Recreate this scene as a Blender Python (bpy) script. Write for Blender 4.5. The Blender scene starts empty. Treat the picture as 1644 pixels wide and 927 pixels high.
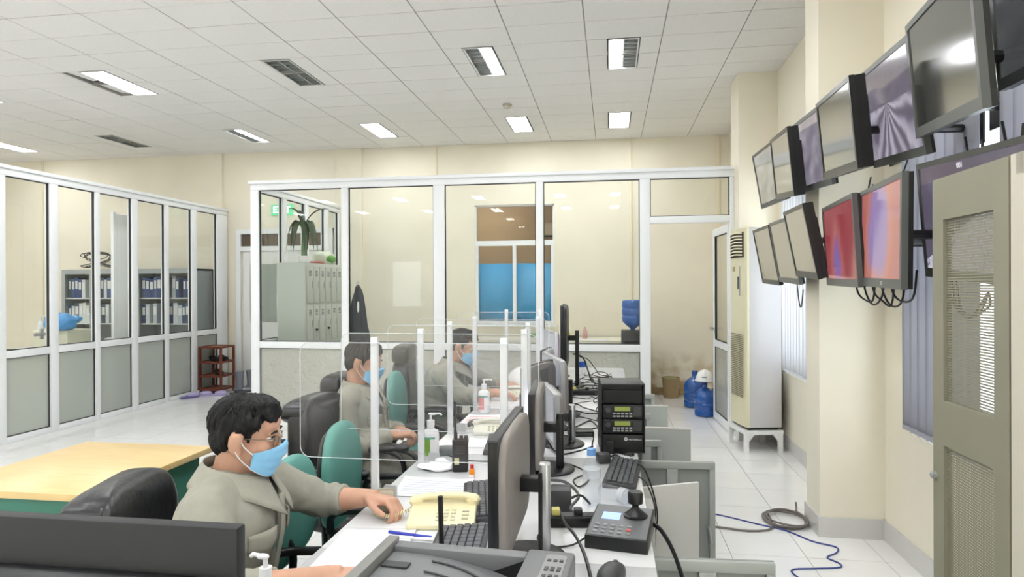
import bpy, bmesh, math, random
from math import pi, sin, cos, radians as rad
from mathutils import Vector, Matrix, noise

random.seed(7)
S = bpy.context.scene
COL = S.collection

# ------------------------------------------------------------------ camera
CAM_H = 1.445
F_PX = 1030.0
YAW, PITCH, ROLL = rad(8.7), rad(-0.12), rad(-0.25)
def cam_axes():
    f = Vector((-sin(YAW), cos(YAW), 0)); r = Vector((cos(YAW), sin(YAW), 0)); u = Vector((0, 0, 1))
    f2 = f * cos(PITCH) + u * sin(PITCH); u2 = u * cos(PITCH) - f * sin(PITCH)
    return r * cos(ROLL) + u2 * sin(ROLL), u2 * cos(ROLL) - r * sin(ROLL), f2
cr, cu, cf = cam_axes()
cam_data = bpy.data.cameras.new('camera')
cam = bpy.data.objects.new('camera', cam_data)
COL.objects.link(cam)
cam_data.sensor_width = 36.0
cam_data.lens = 36.0 * F_PX / 1644.0
cam_data.clip_start = 0.02
m = Matrix.Identity(4)
for i in range(3):
    m[i][0], m[i][1], m[i][2] = cr[i], cu[i], -cf[i]
m[2][3] = CAM_H
cam.matrix_world = m
S.camera = cam

# ------------------------------------------------------------------ world, exposure
W = bpy.data.worlds.new('overcast_sky'); S.world = W
W.use_nodes = True
bg = W.node_tree.nodes['Background']
bg.inputs['Color'].default_value = (0.86, 0.93, 1.0, 1)
bg.inputs['Strength'].default_value = 3.2
LAMP_STRENGTH = 17.0
S.view_settings.view_transform = 'Standard'
S.view_settings.look = 'None'
S.view_settings.gamma = 1.0
S.view_settings.use_curve_mapping = False
S.view_settings.exposure = 1.02
try:
    S.cycles.max_bounces = 8; S.cycles.diffuse_bounces = 4; S.cycles.glossy_bounces = 4
    S.cycles.transmission_bounces = 6; S.cycles.transparent_max_bounces = 28
    S.cycles.caustics_reflective = False; S.cycles.caustics_refractive = False
except Exception: pass

# ------------------------------------------------------------------ materials
def lin(c):
    return tuple(((v / 255.0) / 12.92 if v / 255.0 <= .04045 else ((v / 255.0 + .055) / 1.055) ** 2.4) for v in c)
MATS = {}
def mat(name, rgb, rough=.5, metal=0., spec=.5, var=0., vscale=8., bump=0., bscale=60., coat=0., stretch=None, emit=None, estr=0.):
    if name in MATS: return MATS[name]
    M = bpy.data.materials.new(name); M.use_nodes = True
    nt = M.node_tree; b = nt.nodes['Principled BSDF']
    c = lin(rgb)
    b.inputs['Base Color'].default_value = (*c, 1)
    b.inputs['Roughness'].default_value = rough
    b.inputs['Metallic'].default_value = metal
    b.inputs['Specular IOR Level'].default_value = spec
    if coat: b.inputs['Coat Weight'].default_value = coat; b.inputs['Coat Roughness'].default_value = .08
    if emit:
        b.inputs['Emission Color'].default_value = (*lin(emit), 1); b.inputs['Emission Strength'].default_value = estr
    tc = None
    if var or bump:
        tc = nt.nodes.new('ShaderNodeTexCoord'); mp = nt.nodes.new('ShaderNodeMapping')
        nt.links.new(tc.outputs['Object'], mp.inputs['Vector'])
        if stretch: mp.inputs['Scale'].default_value = stretch
    if var:
        n = nt.nodes.new('ShaderNodeTexNoise'); n.inputs['Scale'].default_value = vscale; n.inputs['Detail'].default_value = 5
        nt.links.new(mp.outputs['Vector'], n.inputs['Vector'])
        r = nt.nodes.new('ShaderNodeValToRGB')
        r.color_ramp.elements[0].position = .3; r.color_ramp.elements[1].position = .7
        r.color_ramp.elements[0].color = (*[max(0, v * (1 - var)) for v in c], 1)
        r.color_ramp.elements[1].color = (*[min(1, v * (1 + var)) for v in c], 1)
        nt.links.new(n.outputs['Fac'], r.inputs['Fac']); nt.links.new(r.outputs['Color'], b.inputs['Base Color'])
    if bump:
        n2 = nt.nodes.new('ShaderNodeTexNoise'); n2.inputs['Scale'].default_value = bscale; n2.inputs['Detail'].default_value = 4
        nt.links.new(mp.outputs['Vector'], n2.inputs['Vector'])
        bp = nt.nodes.new('ShaderNodeBump'); bp.inputs['Strength'].default_value = bump; bp.inputs['Distance'].default_value = .004
        nt.links.new(n2.outputs['Fac'], bp.inputs['Height']); nt.links.new(bp.outputs['Normal'], b.inputs['Normal'])
    MATS[name] = M
    return M
def front_only(nt, src, dst):      # a thin sheet reflects once, on the face the ray enters by
    ge = nt.nodes.new('ShaderNodeNewGeometry'); a = nt.nodes.new('ShaderNodeMath'); a.operation = 'SUBTRACT'; a.inputs[0].default_value = 1
    nt.links.new(ge.outputs['Backfacing'], a.inputs[1])
    b = nt.nodes.new('ShaderNodeMath'); b.operation = 'MULTIPLY'; nt.links.new(src, b.inputs[0]); nt.links.new(a.outputs[0], b.inputs[1]); nt.links.new(b.outputs[0], dst)
def glass(name, tint=(1, 1, 1), ior=1.45, haze=0.):
    M = bpy.data.materials.new(name); M.use_nodes = True; nt = M.node_tree; nt.nodes.clear()
    o = nt.nodes.new('ShaderNodeOutputMaterial'); t = nt.nodes.new('ShaderNodeBsdfTransparent'); g = nt.nodes.new('ShaderNodeBsdfGlossy')
    t.inputs['Color'].default_value = (*tint, 1); g.inputs['Roughness'].default_value = .01
    fr = nt.nodes.new('ShaderNodeFresnel'); fr.inputs['IOR'].default_value = ior
    mx = nt.nodes.new('ShaderNodeMixShader')
    front_only(nt, fr.outputs[0], mx.inputs[0]); nt.links.new(t.outputs[0], mx.inputs[1]); nt.links.new(g.outputs[0], mx.inputs[2])
    last = mx
    if haze:
        d = nt.nodes.new('ShaderNodeBsdfDiffuse'); d.inputs['Color'].default_value = (.9, .9, .9, 1)
        m2 = nt.nodes.new('ShaderNodeMixShader'); m2.inputs[0].default_value = haze
        nt.links.new(mx.outputs[0], m2.inputs[1]); nt.links.new(d.outputs[0], m2.inputs[2]); last = m2
    nt.links.new(last.outputs[0], o.inputs[0])
    MATS[name] = M; return M
def frosted(name, rgb, rough=.45, solid=.45, bump=0., bscale=20.):
    M = bpy.data.materials.new(name); M.use_nodes = True; nt = M.node_tree; nt.nodes.clear()
    o = nt.nodes.new('ShaderNodeOutputMaterial'); r = nt.nodes.new('ShaderNodeBsdfRefraction'); d = nt.nodes.new('ShaderNodeBsdfDiffuse')
    g = nt.nodes.new('ShaderNodeBsdfGlossy'); g.inputs['Roughness'].default_value = .15
    c = lin(rgb)
    r.inputs['Color'].default_value = (*c, 1); r.inputs['Roughness'].default_value = rough; r.inputs['IOR'].default_value = 1.05
    d.inputs['Color'].default_value = (*c, 1)
    m1 = nt.nodes.new('ShaderNodeMixShader'); m1.inputs[0].default_value = solid
    nt.links.new(r.outputs[0], m1.inputs[1]); nt.links.new(d.outputs[0], m1.inputs[2])
    fr = nt.nodes.new('ShaderNodeFresnel'); fr.inputs['IOR'].default_value = 1.4
    m2 = nt.nodes.new('ShaderNodeMixShader')
    front_only(nt, fr.outputs[0], m2.inputs[0]); nt.links.new(m1.outputs[0], m2.inputs[1]); nt.links.new(g.outputs[0], m2.inputs[2])
    if bump:
        tc = nt.nodes.new('ShaderNodeTexCoord'); v = nt.nodes.new('ShaderNodeTexVoronoi'); v.inputs['Scale'].default_value = bscale
        v.feature = 'SMOOTH_F1'
        nz = nt.nodes.new('ShaderNodeTexNoise'); nz.inputs['Scale'].default_value = 9; nz.inputs['Detail'].default_value = 2
        mixv = nt.nodes.new('ShaderNodeMixRGB'); mixv.inputs[0].default_value = .25
        nt.links.new(tc.outputs['Object'], nz.inputs['Vector']); nt.links.new(tc.outputs['Object'], mixv.inputs[1]); nt.links.new(nz.outputs['Color'], mixv.inputs[2])
        nt.links.new(mixv.outputs[0], v.inputs['Vector'])
        bp = nt.nodes.new('ShaderNodeBump'); bp.inputs['Strength'].default_value = bump; bp.inputs['Distance'].default_value = .02
        nt.links.new(v.outputs['Distance'], bp.inputs['Height'])
        for n in (r, d, g): nt.links.new(bp.outputs[0], n.inputs['Normal'])
    nt.links.new(m2.outputs[0], o.inputs[0]); MATS[name] = M; return M
def emis(name, rgb, st):
    if name in MATS: return MATS[name]
    M = bpy.data.materials.new(name); M.use_nodes = True; nt = M.node_tree; nt.nodes.clear()
    o = nt.nodes.new('ShaderNodeOutputMaterial'); e = nt.nodes.new('ShaderNodeEmission')
    e.inputs['Color'].default_value = (*lin(rgb), 1); e.inputs['Strength'].default_value = st
    nt.links.new(e.outputs[0], o.inputs[0]); MATS[name] = M; return M

WALL = mat('wall_paint', (240, 233, 214), .75, var=.035, vscale=1.6, bump=.05, bscale=120)
CEILP = mat('ceiling_panel_white', (238, 237, 234), .8, var=.02, vscale=40, bump=.25, bscale=260)
TEE = mat('ceiling_tee_grey', (150, 147, 143), .6)
DARKVOID = mat('ceiling_void_dark', (28, 40, 38), .9)
TILE = mat('floor_tile_gloss', (244, 243, 241), .13, var=.02, vscale=3, spec=.6)
GROUT = mat('floor_grout', (150, 146, 140), .8)
ALU = mat('white_aluminium', (240, 242, 243), .35)
GASKET = mat('black_gasket', (40, 42, 42), .6)
GLASS = glass('clear_glass', (.975, .985, .975))
ACRYL = glass('acrylic_sheet', (.985, .985, .985), 1.45, .012)
ACRYEDGE = mat('acrylic_edge', (214, 222, 224), .2, emit=None)
FROST = frosted('frosted_glass', (226, 232, 224), .4, .5)
FROSTP = frosted('patterned_glass', (228, 228, 216), .3, .6, .6, 14)
WHITE = mat('white_plastic', (238, 238, 236), .35)
WHITEM = mat('white_metal_paint', (236, 236, 234), .4)
PAPER = mat('paper_white', (245, 245, 246), .7)
BLACK = mat('black_plastic', (20, 20, 22), .38)
BLACKG = mat('black_gloss', (12, 12, 14), .18)
DGREY = mat('dark_grey_plastic', (62, 63, 64), .45)
MGREY = mat('mid_grey_plastic', (120, 120, 120), .45)
LGREY = mat('light_grey_plastic', (176, 177, 178), .4)
SILVER = mat('silver_metal', (190, 191, 193), .3, .7)
CABG = mat('cabinet_grey_paint', (170, 174, 168), .42, var=.02, vscale=5)
CABL = mat('cabinet_panel_white', (214, 212, 206), .45, var=.02, vscale=5)
CABD = mat('cabinet_recess_grey', (150, 154, 149), .5)
DESK = mat('desk_laminate', (222, 222, 222), .22, var=.01, vscale=3)
RACK = mat('rack_paint', (142, 139, 120), .5, var=.03, vscale=4)
LEATH = mat('black_leather', (22, 21, 24), .34, spec=.6, bump=.35, bscale=45)
GREENF = mat('green_chair_fabric', (98, 160, 148), .6, var=.06, vscale=14, bump=.2, bscale=300)
GREENP = mat('green_panel', (58, 124, 106), .5, var=.05, vscale=6)
WOOD = mat('pale_wood_laminate', (226, 196, 138), .32, var=.08, vscale=7, stretch=(1, 9, 1))
BROWN = mat('brown_rack_metal', (112, 52, 36), .4)
CREAM = mat('phone_cream', (232, 222, 178), .35)
CREAMW = mat('phone_offwhite', (222, 220, 204), .35)
ACCREAM = mat('airconditioner_cream', (226, 220, 188), .4)
ACSIDE = mat('airconditioner_side', (204, 202, 203), .4)
BLUEW = None

# ------------------------------------------------------------------ mesh builder
class MB:
    def __init__(s): s.v = []; s.f = []; s.mi = []; s.cur = 0
    def _add(s, vs, fs, M=None):
        o = len(s.v)
        for p in vs:
            p = Vector(p); s.v.append(M @ p if M else p)
        for f in fs: s.f.append([i + o for i in f]); s.mi.append(s.cur)
        return s
    def box(s, c, d, M=None, rz=0.):
        x, y, z = d[0] / 2, d[1] / 2, d[2] / 2
        vs = [(-x, -y, -z), (x, -y, -z), (x, y, -z), (-x, y, -z), (-x, -y, z), (x, -y, z), (x, y, z), (-x, y, z)]
        L = Matrix.Translation(c) @ Matrix.Rotation(rz, 4, 'Z')
        if M: L = M @ L
        return s._add(vs, [(3, 2, 1, 0), (4, 5, 6, 7), (0, 1, 5, 4), (1, 2, 6, 5), (2, 3, 7, 6), (3, 0, 4, 7)], L)
    def bb(s, x0, x1, y0, y1, z0, z1, M=None):
        return s.box(((x0 + x1) / 2, (y0 + y1) / 2, (z0 + z1) / 2), (abs(x1 - x0), abs(y1 - y0), abs(z1 - z0)), M)
    def cone(s, p0, p1, r0, r1=None, n=14, caps=True):
        p0, p1 = Vector(p0), Vector(p1); r1 = r0 if r1 is None else r1
        a = (p1 - p0)
        if a.length < 1e-7: return s
        a.normalize(); t = Vector((0, 0, 1)) if abs(a.z) < .9 else Vector((1, 0, 0))
        u = a.cross(t).normalized(); w = a.cross(u)
        vs = []
        for p, r in ((p0, r0), (p1, r1)):
            for i in range(n):
                g = 2 * pi * i / n; vs.append(p + u * (cos(g) * r) + w * (sin(g) * r))
        fs = [(i, n + i, n + (i + 1) % n, (i + 1) % n) for i in range(n)]
        if caps: fs += [tuple(range(n)), tuple(range(2 * n - 1, n - 1, -1))]
        return s._add(vs, fs)
    def tube(s, pts, r, n=8, closed=False):
        P = [Vector(p) for p in pts]; k = len(P)
        rs = r if isinstance(r, (list, tuple)) else [r] * k
        vs = []; prev = None
        for i in range(k):
            if closed: d = P[(i + 1) % k] - P[i - 1]
            else: d = P[min(i + 1, k - 1)] - P[max(i - 1, 0)]
            if d.length < 1e-9: d = Vector((0, 0, 1))
            d.normalize()
            if prev is None:
                t = Vector((0, 0, 1)) if abs(d.z) < .9 else Vector((1, 0, 0)); u = d.cross(t).normalized()
            else:
                u = prev - d * prev.dot(d)
                u = u.normalized() if u.length > 1e-6 else d.orthogonal().normalized()
            prev = u; w = d.cross(u)
            for j in range(n):
                g = 2 * pi * j / n; vs.append(P[i] + u * (cos(g) * rs[i]) + w * (sin(g) * rs[i]))
        fs = []
        for i in range(k if closed else k - 1):
            a, b = i * n, ((i + 1) % k) * n
            for j in range(n): fs.append((a + j, a + (j + 1) % n, b + (j + 1) % n, b + j))
        if not closed: fs += [tuple(range(n - 1, -1, -1)), tuple(range((k - 1) * n, k * n))]
        return s._add(vs, fs)
    def lathe(s, prof, c=(0, 0, 0), n=24, M=None):
        vs = []; fs = []; k = len(prof)
        for r, z in prof:
            for j in range(n):
                g = 2 * pi * j / n; vs.append((c[0] + max(r, 1e-5) * cos(g), c[1] + max(r, 1e-5) * sin(g), c[2] + z))
        for i in range(k - 1):
            for j in range(n): fs.append((i * n + j, i * n + (j + 1) % n, (i + 1) * n + (j + 1) % n, (i + 1) * n + j))
        fs += [tuple(range(n - 1, -1, -1)), tuple(range((k - 1) * n, k * n))]
        return s._add(vs, fs, M)
    def sq(s, c, r, e1=1., e2=1., n=24, k=14, M=None, fn=None):
        """superellipsoid: e<1 boxier"""
        def pw(a, e): return math.copysign(abs(a) ** e, a)
        vs = []; fs = []
        for i in range(k + 1):
            ph = -pi / 2 + pi * i / k
            for j in range(n):
                th = 2 * pi * j / n
                p = Vector((r[0] * pw(cos(ph), e1) * pw(cos(th), e2), r[1] * pw(cos(ph), e1) * pw(sin(th), e2), r[2] * pw(sin(ph), e1)))
                if fn: p = fn(p)
                vs.append(p)
        for i in range(k):
            for j in range(n): fs.append((i * n + j, i * n + (j + 1) % n, (i + 1) * n + (j + 1) % n, (i + 1) * n + j))
        L = Matrix.Translation(c)
        return s._add(vs, fs, (L @ M) if M else L)
    def prism(s, poly, d0, d1, axis='Z', M=None):
        """polygon (a,b) extruded along axis between d0,d1. axis X: (y,z); Y: (x,z); Z: (x,y)"""
        def P(a, b, d): return {'X': (d, a, b), 'Y': (a, d, b), 'Z': (a, b, d)}[axis]
        n = len(poly); vs = [P(a, b, d0) for a, b in poly] + [P(a, b, d1) for a, b in poly]
        fs = [tuple(range(n - 1, -1, -1)), tuple(range(n, 2 * n))] + [(i, (i + 1) % n, n + (i + 1) % n, n + i) for i in range(n)]
        return s._add(vs, fs, M)
    def grid(s, fn, nu, nv):
        vs = [fn(i / nu, j / nv) for i in range(nu + 1) for j in range(nv + 1)]; w = nv + 1
        return s._add(vs, [(i * w + j, (i + 1) * w + j, (i + 1) * w + j + 1, i * w + j + 1) for i in range(nu) for j in range(nv)])
    def mesh(s, name, mats, bevel=0., seg=2, smooth=False, weld=False):
        me = bpy.data.meshes.new(name); me.from_pydata([tuple(p) for p in s.v], [], s.f)
        for M in (mats if isinstance(mats, (list, tuple)) else [mats]): me.materials.append(M)
        if any(s.mi): me.polygons.foreach_set('material_index', s.mi)
        bm = bmesh.new(); bm.from_mesh(me)
        if weld: bmesh.ops.remove_doubles(bm, verts=bm.verts, dist=1e-5)
        bmesh.ops.recalc_face_normals(bm, faces=bm.faces)
        if bevel:
            es = [e for e in bm.edges if len(e.link_faces) == 2 and e.calc_face_angle(0) > .6]
            bmesh.ops.bevel(bm, geom=es, offset=bevel, segments=seg, affect='EDGES', profile=.5, clamp_overlap=True)
        bm.to_mesh(me); bm.free()
        if smooth or bevel:
            me.polygons.foreach_set('use_smooth', [True] * len(me.polygons))
            if not smooth or smooth == 'auto' or bevel:
                try: me.set_sharp_from_angle(angle=rad(38))
                except Exception: pass
            elif smooth is True:
                try: me.set_sharp_from_angle(angle=rad(55))
                except Exception: pass
        me.update(); return me
    def build(s, name, mats, parent=None, bevel=0., seg=2, smooth=False, world=False, weld=False):
        if world and parent is not None:
            iv = (parent.matrix_basis if parent.parent is None else parent.parent.matrix_basis @ parent.matrix_basis).inverted()
            s.v = [iv @ p for p in s.v]
        o = bpy.data.objects.new(name, s.mesh(name, mats, bevel, seg, smooth, weld)); COL.objects.link(o)
        if parent is not None: o.parent = parent
        return o
def tag(o, label, cat, group=None):
    o['label'] = label; o['category'] = cat
    if group: o['group'] = group
    return o
def thing(name, label, cat, loc=(0, 0, 0), rz=0., group=None):
    o = bpy.data.objects.new(name, None); COL.objects.link(o); o.empty_display_size = .05
    o.location = loc; o.rotation_euler = (0, 0, rz)
    o.matrix_basis = Matrix.Translation(loc) @ Matrix.Rotation(rz, 4, 'Z')
    return tag(o, label, cat, group)
def struct(o):
    o['kind'] = 'structure'; return o
def sempty(name, loc=(0, 0, 0)):
    o = bpy.data.objects.new(name, None); COL.objects.link(o); o.location = loc; o.matrix_basis = Matrix.Translation(loc)
    o['kind'] = 'structure'; return o
def link_copy(name, me, parent, loc):
    o = bpy.data.objects.new(name, me); COL.objects.link(o); o.parent = parent; o.location = loc; return o
def dup(root, loc, rz, label, group=None):
    def cp(o, par):
        c = o.copy(); COL.objects.link(c)
        c.parent = par
        for ch in o.children: cp(ch, c)
        return c
    r = cp(root, None); r.location = loc; r.rotation_euler = (0, 0, rz)
    r['label'] = label
    if group: r['group'] = group
    return r
def text(body, size, M, mtl, parent, name='lettering', depth=.0006, align='CENTER', bold=0.):
    cu_ = bpy.data.curves.new(name, 'FONT'); cu_.body = body; cu_.size = size; cu_.extrude = depth; cu_.align_x = align; cu_.align_y = 'CENTER'; cu_.offset = bold
    to = bpy.data.objects.new('tmp_text', cu_); COL.objects.link(to)
    dg = bpy.context.evaluated_depsgraph_get(); me = bpy.data.meshes.new_from_object(to.evaluated_get(dg))
    bpy.data.objects.remove(to); me.transform(M); me.materials.clear(); me.materials.append(mtl)
    o = bpy.data.objects.new(name, me); COL.objects.link(o); o.parent = parent; return o
def smoothpath(pts, k=6, closed=False):
    P = [Vector(p) for p in pts]; n = len(P); out = []
    rng = range(n if closed else n - 1)
    for i in rng:
        if closed: a, b, c, d = P[i - 1], P[i], P[(i + 1) % n], P[(i + 2) % n]
        else: a, b, c, d = P[max(i - 1, 0)], P[i], P[i + 1], P[min(i + 2, n - 1)]
        for j in range(k):
            t = j / k
            out.append(.5 * ((2 * b) + (c - a) * t + (2 * a - 5 * b + 4 * c - d) * t * t + (3 * b - a - 3 * c + d) * t ** 3))
    if not closed: out.append(P[-1])
    return out
def project(p):
    d = Vector(p) - Vector((0, 0, CAM_H)); z = d.dot(cf)
    if z < .05: return None
    return 822 + F_PX * d.dot(cr) / z, 463.5 - F_PX * d.dot(cu) / z, z
# ================================================================== STRUCTURE
CZ = 3.435
XL, XR, YB, YF = -10.0, 1.54, 8.75, -5.0
# ---- floor
floor = struct(MB().bb(XL, XR, YF, YB, -.12, -.004).build('floor', GROUT))
TP = .39
tile_me = MB().bb(-TP / 2 + .0018, TP / 2 - .0018, -TP / 2 + .0018, TP / 2 - .0018, -.0035, 0).mesh('floor_tile', TILE)
cells = []
kx0 = int(math.floor((XL - 1.027) / TP)); ky0 = int(math.floor((YF - 3.6) / TP))
rest = MB()
for kx in range(kx0, 2):
    for ky in range(ky0, 14):
        x0, y0 = 1.027 + kx * TP, 3.6 + ky * TP
        x1, y1 = x0 + TP, y0 + TP
        if x1 < XL + .05 or x0 > XR - .05 or y1 < YF + .05 or y0 > YB - .05: continue
        clip = x0 < XL or x1 > XR or y0 < YF or y1 > YB
        p = project(((x0 + x1) / 2, (y0 + y1) / 2, 0))
        vis = bool(p and -60 < p[0] < 1700 and p[1] < 960)
        hid = (-.9 < x0 and x1 < .2 and y0 < 5.4) or (x0 < -5.7) or (x1 < -1.0 and y1 < 2.4)
        cells.append((0 if (vis and not hid) else 1, p[2] if p else 99, x0, x1, y0, y1, clip))
cells.sort()
n = 0
for r, d, x0, x1, y0, y1, clip in cells:
    if r == 0 and n < 290:
        if clip:
            MB().bb(max(x0 + .0018, XL), min(x1 - .0018, XR), max(y0 + .0018, YF), min(y1 - .0018, YB), -.0035, 0).build('floor_tile', TILE, floor)
        else: link_copy('floor_tile', tile_me, floor, ((x0 + x1) / 2, (y0 + y1) / 2, 0))
        n += 1
    else:
        rest.bb(max(x0 + .0018, XL), min(x1 - .0018, XR), max(y0 + .0018, YF), min(y1 - .0018, YB), -.0035, 0)
ro = rest.build('floor_tiles_beyond', TILE, floor); ro['kind'] = 'stuff'

# ---- ceiling: slab, tee grid, panels, fixtures holes
ceiling = struct(MB().bb(XL, XR, YF, YB, 3.62, 3.75).build('ceiling', DARKVOID))
CX0, CXP, CY0, CYP = -4.384, .6, 3.744, .367
tee = MB()
for k in range(-10, 11):
    x = CX0 + k * CXP
    if XL < x < XR: tee.bb(x - .012, x + .012, YF, YB, CZ + .004, CZ + .03)
for k in range(-25, 15):
    y = CY0 + k * CYP
    if YF < y < YB: tee.bb(XL, XR, y - .012, y + .012, CZ + .0045, CZ + .03)
tee.build('tee_grid', TEE, ceiling)
# fixtures: (column index, row index, state) state: full / left / right / off
FX = {}
def fxcol(x): return int(round((x - CX0 - .3) / CXP))
for x, r, st in ((-4.68, 4, 'full'), (-2.88, 4, 'off'), (-1.08, 4, 'right'), (.12, 4, 'left'),
                 (-8.28, 10, 'full'), (-6.48, 10, 'off'), (-4.68, 10, 'right'), (-2.88, 10, 'full'), (-1.08, 10, 'full'), (.12, 10, 'full'),
                 (-6.48, 4, 'full'), (-8.28, 4, 'full')):
    FX[(fxcol(x), r)] = st
for r in (-2, -8, -14, -20):
    for x in (-8.28, -6.48, -4.68, -2.88, -1.08, .12): FX[(fxcol(x), r)] = 'full'  # lit rows out of view, added to brighten the hall
HW = .13
gap = .004
pan_me = MB().bb(-CXP / 2 + gap, CXP / 2 - gap, -CYP / 2 + gap, CYP / 2 - gap, 0, .012).mesh('ceiling_panel', CEILP, bevel=.002, seg=1)
hcw = (CXP / 2 - HW) ; cut_me = MB().bb(-hcw / 2 + gap, hcw / 2 - gap, -CYP / 2 + gap, CYP / 2 - gap, 0, .012).mesh('ceiling_panel_cut', CEILP, bevel=.002, seg=1)
pcs = []
for c in range(-10, 10):
    for r in range(-25, 15):
        x0, y0 = CX0 + c * CXP, CY0 + r * CYP
        if x0 + CXP < XL + .03 or x0 > XR - .03 or y0 + CYP < YF + .03 or y0 > YB - .03: continue
        fx = (c, r) in FX or (c, r - 1) in FX
        p = project((x0 + .3, y0 + .18, CZ))
        vis = bool(p and -100 < p[0] < 1750 and p[1] > -60)
        clip = x0 < XL or x0 + CXP > XR or y0 < YF or y0 + CYP > YB
        if x0 > 1.0 and y0 > 6.2: clip = clip
        pcs.append((0 if vis else 1, p[2] if p else 99, c, r, fx, clip))
pcs.sort()
n = 0; rest = MB()
for v, d, c, r, fx, clip in pcs:
    x0, y0 = CX0 + c * CXP, CY0 + r * CYP; cx, cy = x0 + CXP / 2, y0 + CYP / 2
    dz = random.uniform(-.0012, .0012)
    if fx:
        for sx in (-1, 1):
            ccx = cx + sx * (HW + hcw / 2)
            if c == fxcol(-4.68) and r == 5 and sx == -1:      # the panel that slipped beside the lit fixture
                o = link_copy('ceiling_panel', cut_me, ceiling, (ccx + .004, cy + .03, CZ + .018)); o.rotation_euler = (rad(3), rad(6), rad(9)); n += 1; continue
            if c == fxcol(-4.68) and r == 4 and sx == -1:
                o = link_copy('ceiling_panel', cut_me, ceiling, (ccx + .02, cy - .05, CZ + .022)); o.rotation_euler = (rad(1), rad(-2), rad(-6)); n += 1; continue
            if v == 0: link_copy('ceiling_panel', cut_me, ceiling, (ccx, cy, CZ + dz)); n += 1
            else: rest.bb(ccx - hcw / 2 + gap, ccx + hcw / 2 - gap, y0 + gap, y0 + CYP - gap, CZ, CZ + .012)
    elif v == 0 and n < 292 and not clip: link_copy('ceiling_panel', pan_me, ceiling, (cx, cy, CZ + dz)); n += 1
    elif v == 0 and n < 292:
        MB().bb(max(x0 + gap, XL), min(x0 + CXP - gap, XR), max(y0 + gap, YF), min(y0 + CYP - gap, YB), CZ, CZ + .012).build('ceiling_panel', CEILP, ceiling); n += 1
    else: rest.bb(max(x0 + gap, XL), min(x0 + CXP - gap, XR), max(y0 + gap, YF), min(y0 + CYP - gap, YB), CZ, CZ + .012)
ro = rest.build('ceiling_panels_beyond', CEILP, ceiling); ro['kind'] = 'stuff'
MB().lathe([(.05, 0), (.052, -.012), (.042, -.016), (.04, -.035), (.03, -.042)], n=20).build('smoke_detector', mat('detector_ivory', (206, 200, 180), .5)).location = (-1.1, 6.9, CZ)
tag(bpy.data.objects['smoke_detector'], 'small ivory smoke detector on the white ceiling panels', 'smoke detector')

LAMP = emis('fluorescent_lamp', (250, 252, 255), LAMP_STRENGTH)
LAMPOFF = mat('lamp_off', (214, 216, 214), .3)
REFL = mat('louvre_aluminium', (178, 182, 180), .28, .55)
FRAMEF = mat('fixture_frame', (226, 226, 224), .4)
def fixture(label, cx, cy0, st, group=None, simple=False):
    L = 2 * CYP - .02
    t = thing('ceiling_light', label, 'ceiling light', (cx, cy0 + CYP, CZ), 0, group)
    h = MB(); w = HW - .004; y = L / 2
    h.bb(-w, w, -y, y, .075, .08); h.bb(-w, -w + .004, -y, y, 0, .08); h.bb(w - .004, w, -y, y, 0, .08); h.bb(-w, w, -y, -y + .004, 0, .08); h.bb(-w, w, y - .004, y, 0, .08)
    h.build('housing', REFL, t)
    f = MB()
    f.bb(-w, -w + .012, -y, y, -.003, .004); f.bb(w - .012, w, -y, y, -.003, .004); f.bb(-w, w, -y, -y + .012, -.0035, .004); f.bb(-w, w, y - .012, y, -.0035, .004)
    f.build('frame', FRAMEF, t)
    MB().bb(-.006, .006, -y + .01, y - .01, .012, .075).build('divider', REFL, t)
    for s, on in ((-1, st in ('full', 'left')), (1, st in ('full', 'right'))):
        x = s * w / 2
        if on:
            MB().bb(x - .052, x + .052, -y + .02, y - .02, .004, .01).build('lamp_panel', LAMP, t)
        else:
            MB().cone((x, -y + .03, .05), (x, y - .03, .05), .013, n=10).build('tube', LAMPOFF, t, smooth=True)
        if not simple:
            if not on:
                for k in range(8):
                    yy = -y + .05 + k * (2 * y - .1) / 7
                    MB().bb(x - .056, x + .056, yy - .003, yy + .003, .006, .045).build('louvre', REFL, t)
    return t
NAMES = {(-4.68, 4): 'big fully lit ceiling light beside a slipped ceiling panel at upper left',
 (-2.88, 4): 'unlit louvred ceiling light nearest the camera, left of centre',
 (-1.08, 4): 'ceiling light with only its right tube lit, above the blue window',
 (.12, 4): 'ceiling light with only its left tube lit, nearest the wall screens',
 (-8.28, 10): 'lit ceiling light cut by the left picture edge over the left office',
 (-6.48, 10): 'unlit far ceiling light above the left glass partition',
 (-4.68, 10): 'far ceiling light with a dark left half, above the exit door',
 (-2.88, 10): 'fully lit far ceiling light above the lockers',
 (-1.08, 10): 'fully lit far ceiling light in line with the smoke detector',
 (.12, 10): 'fully lit far ceiling light above the inner doorway'}
for (c, r), st in FX.items():
    cx = CX0 + c * CXP + .3; key = None
    for k in NAMES:
        if abs(k[0] - cx) < .1 and k[1] == r: key = k
    if key: fixture(NAMES[key], cx, CY0 + r * CYP, st)
    else: fixture('unseen lit ceiling light added to brighten the hall', cx, CY0 + r * CYP, st, 'unseen ceiling lights added for brightness', True)  # unnamed fixtures are all unseen, added for the light they give

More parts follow.
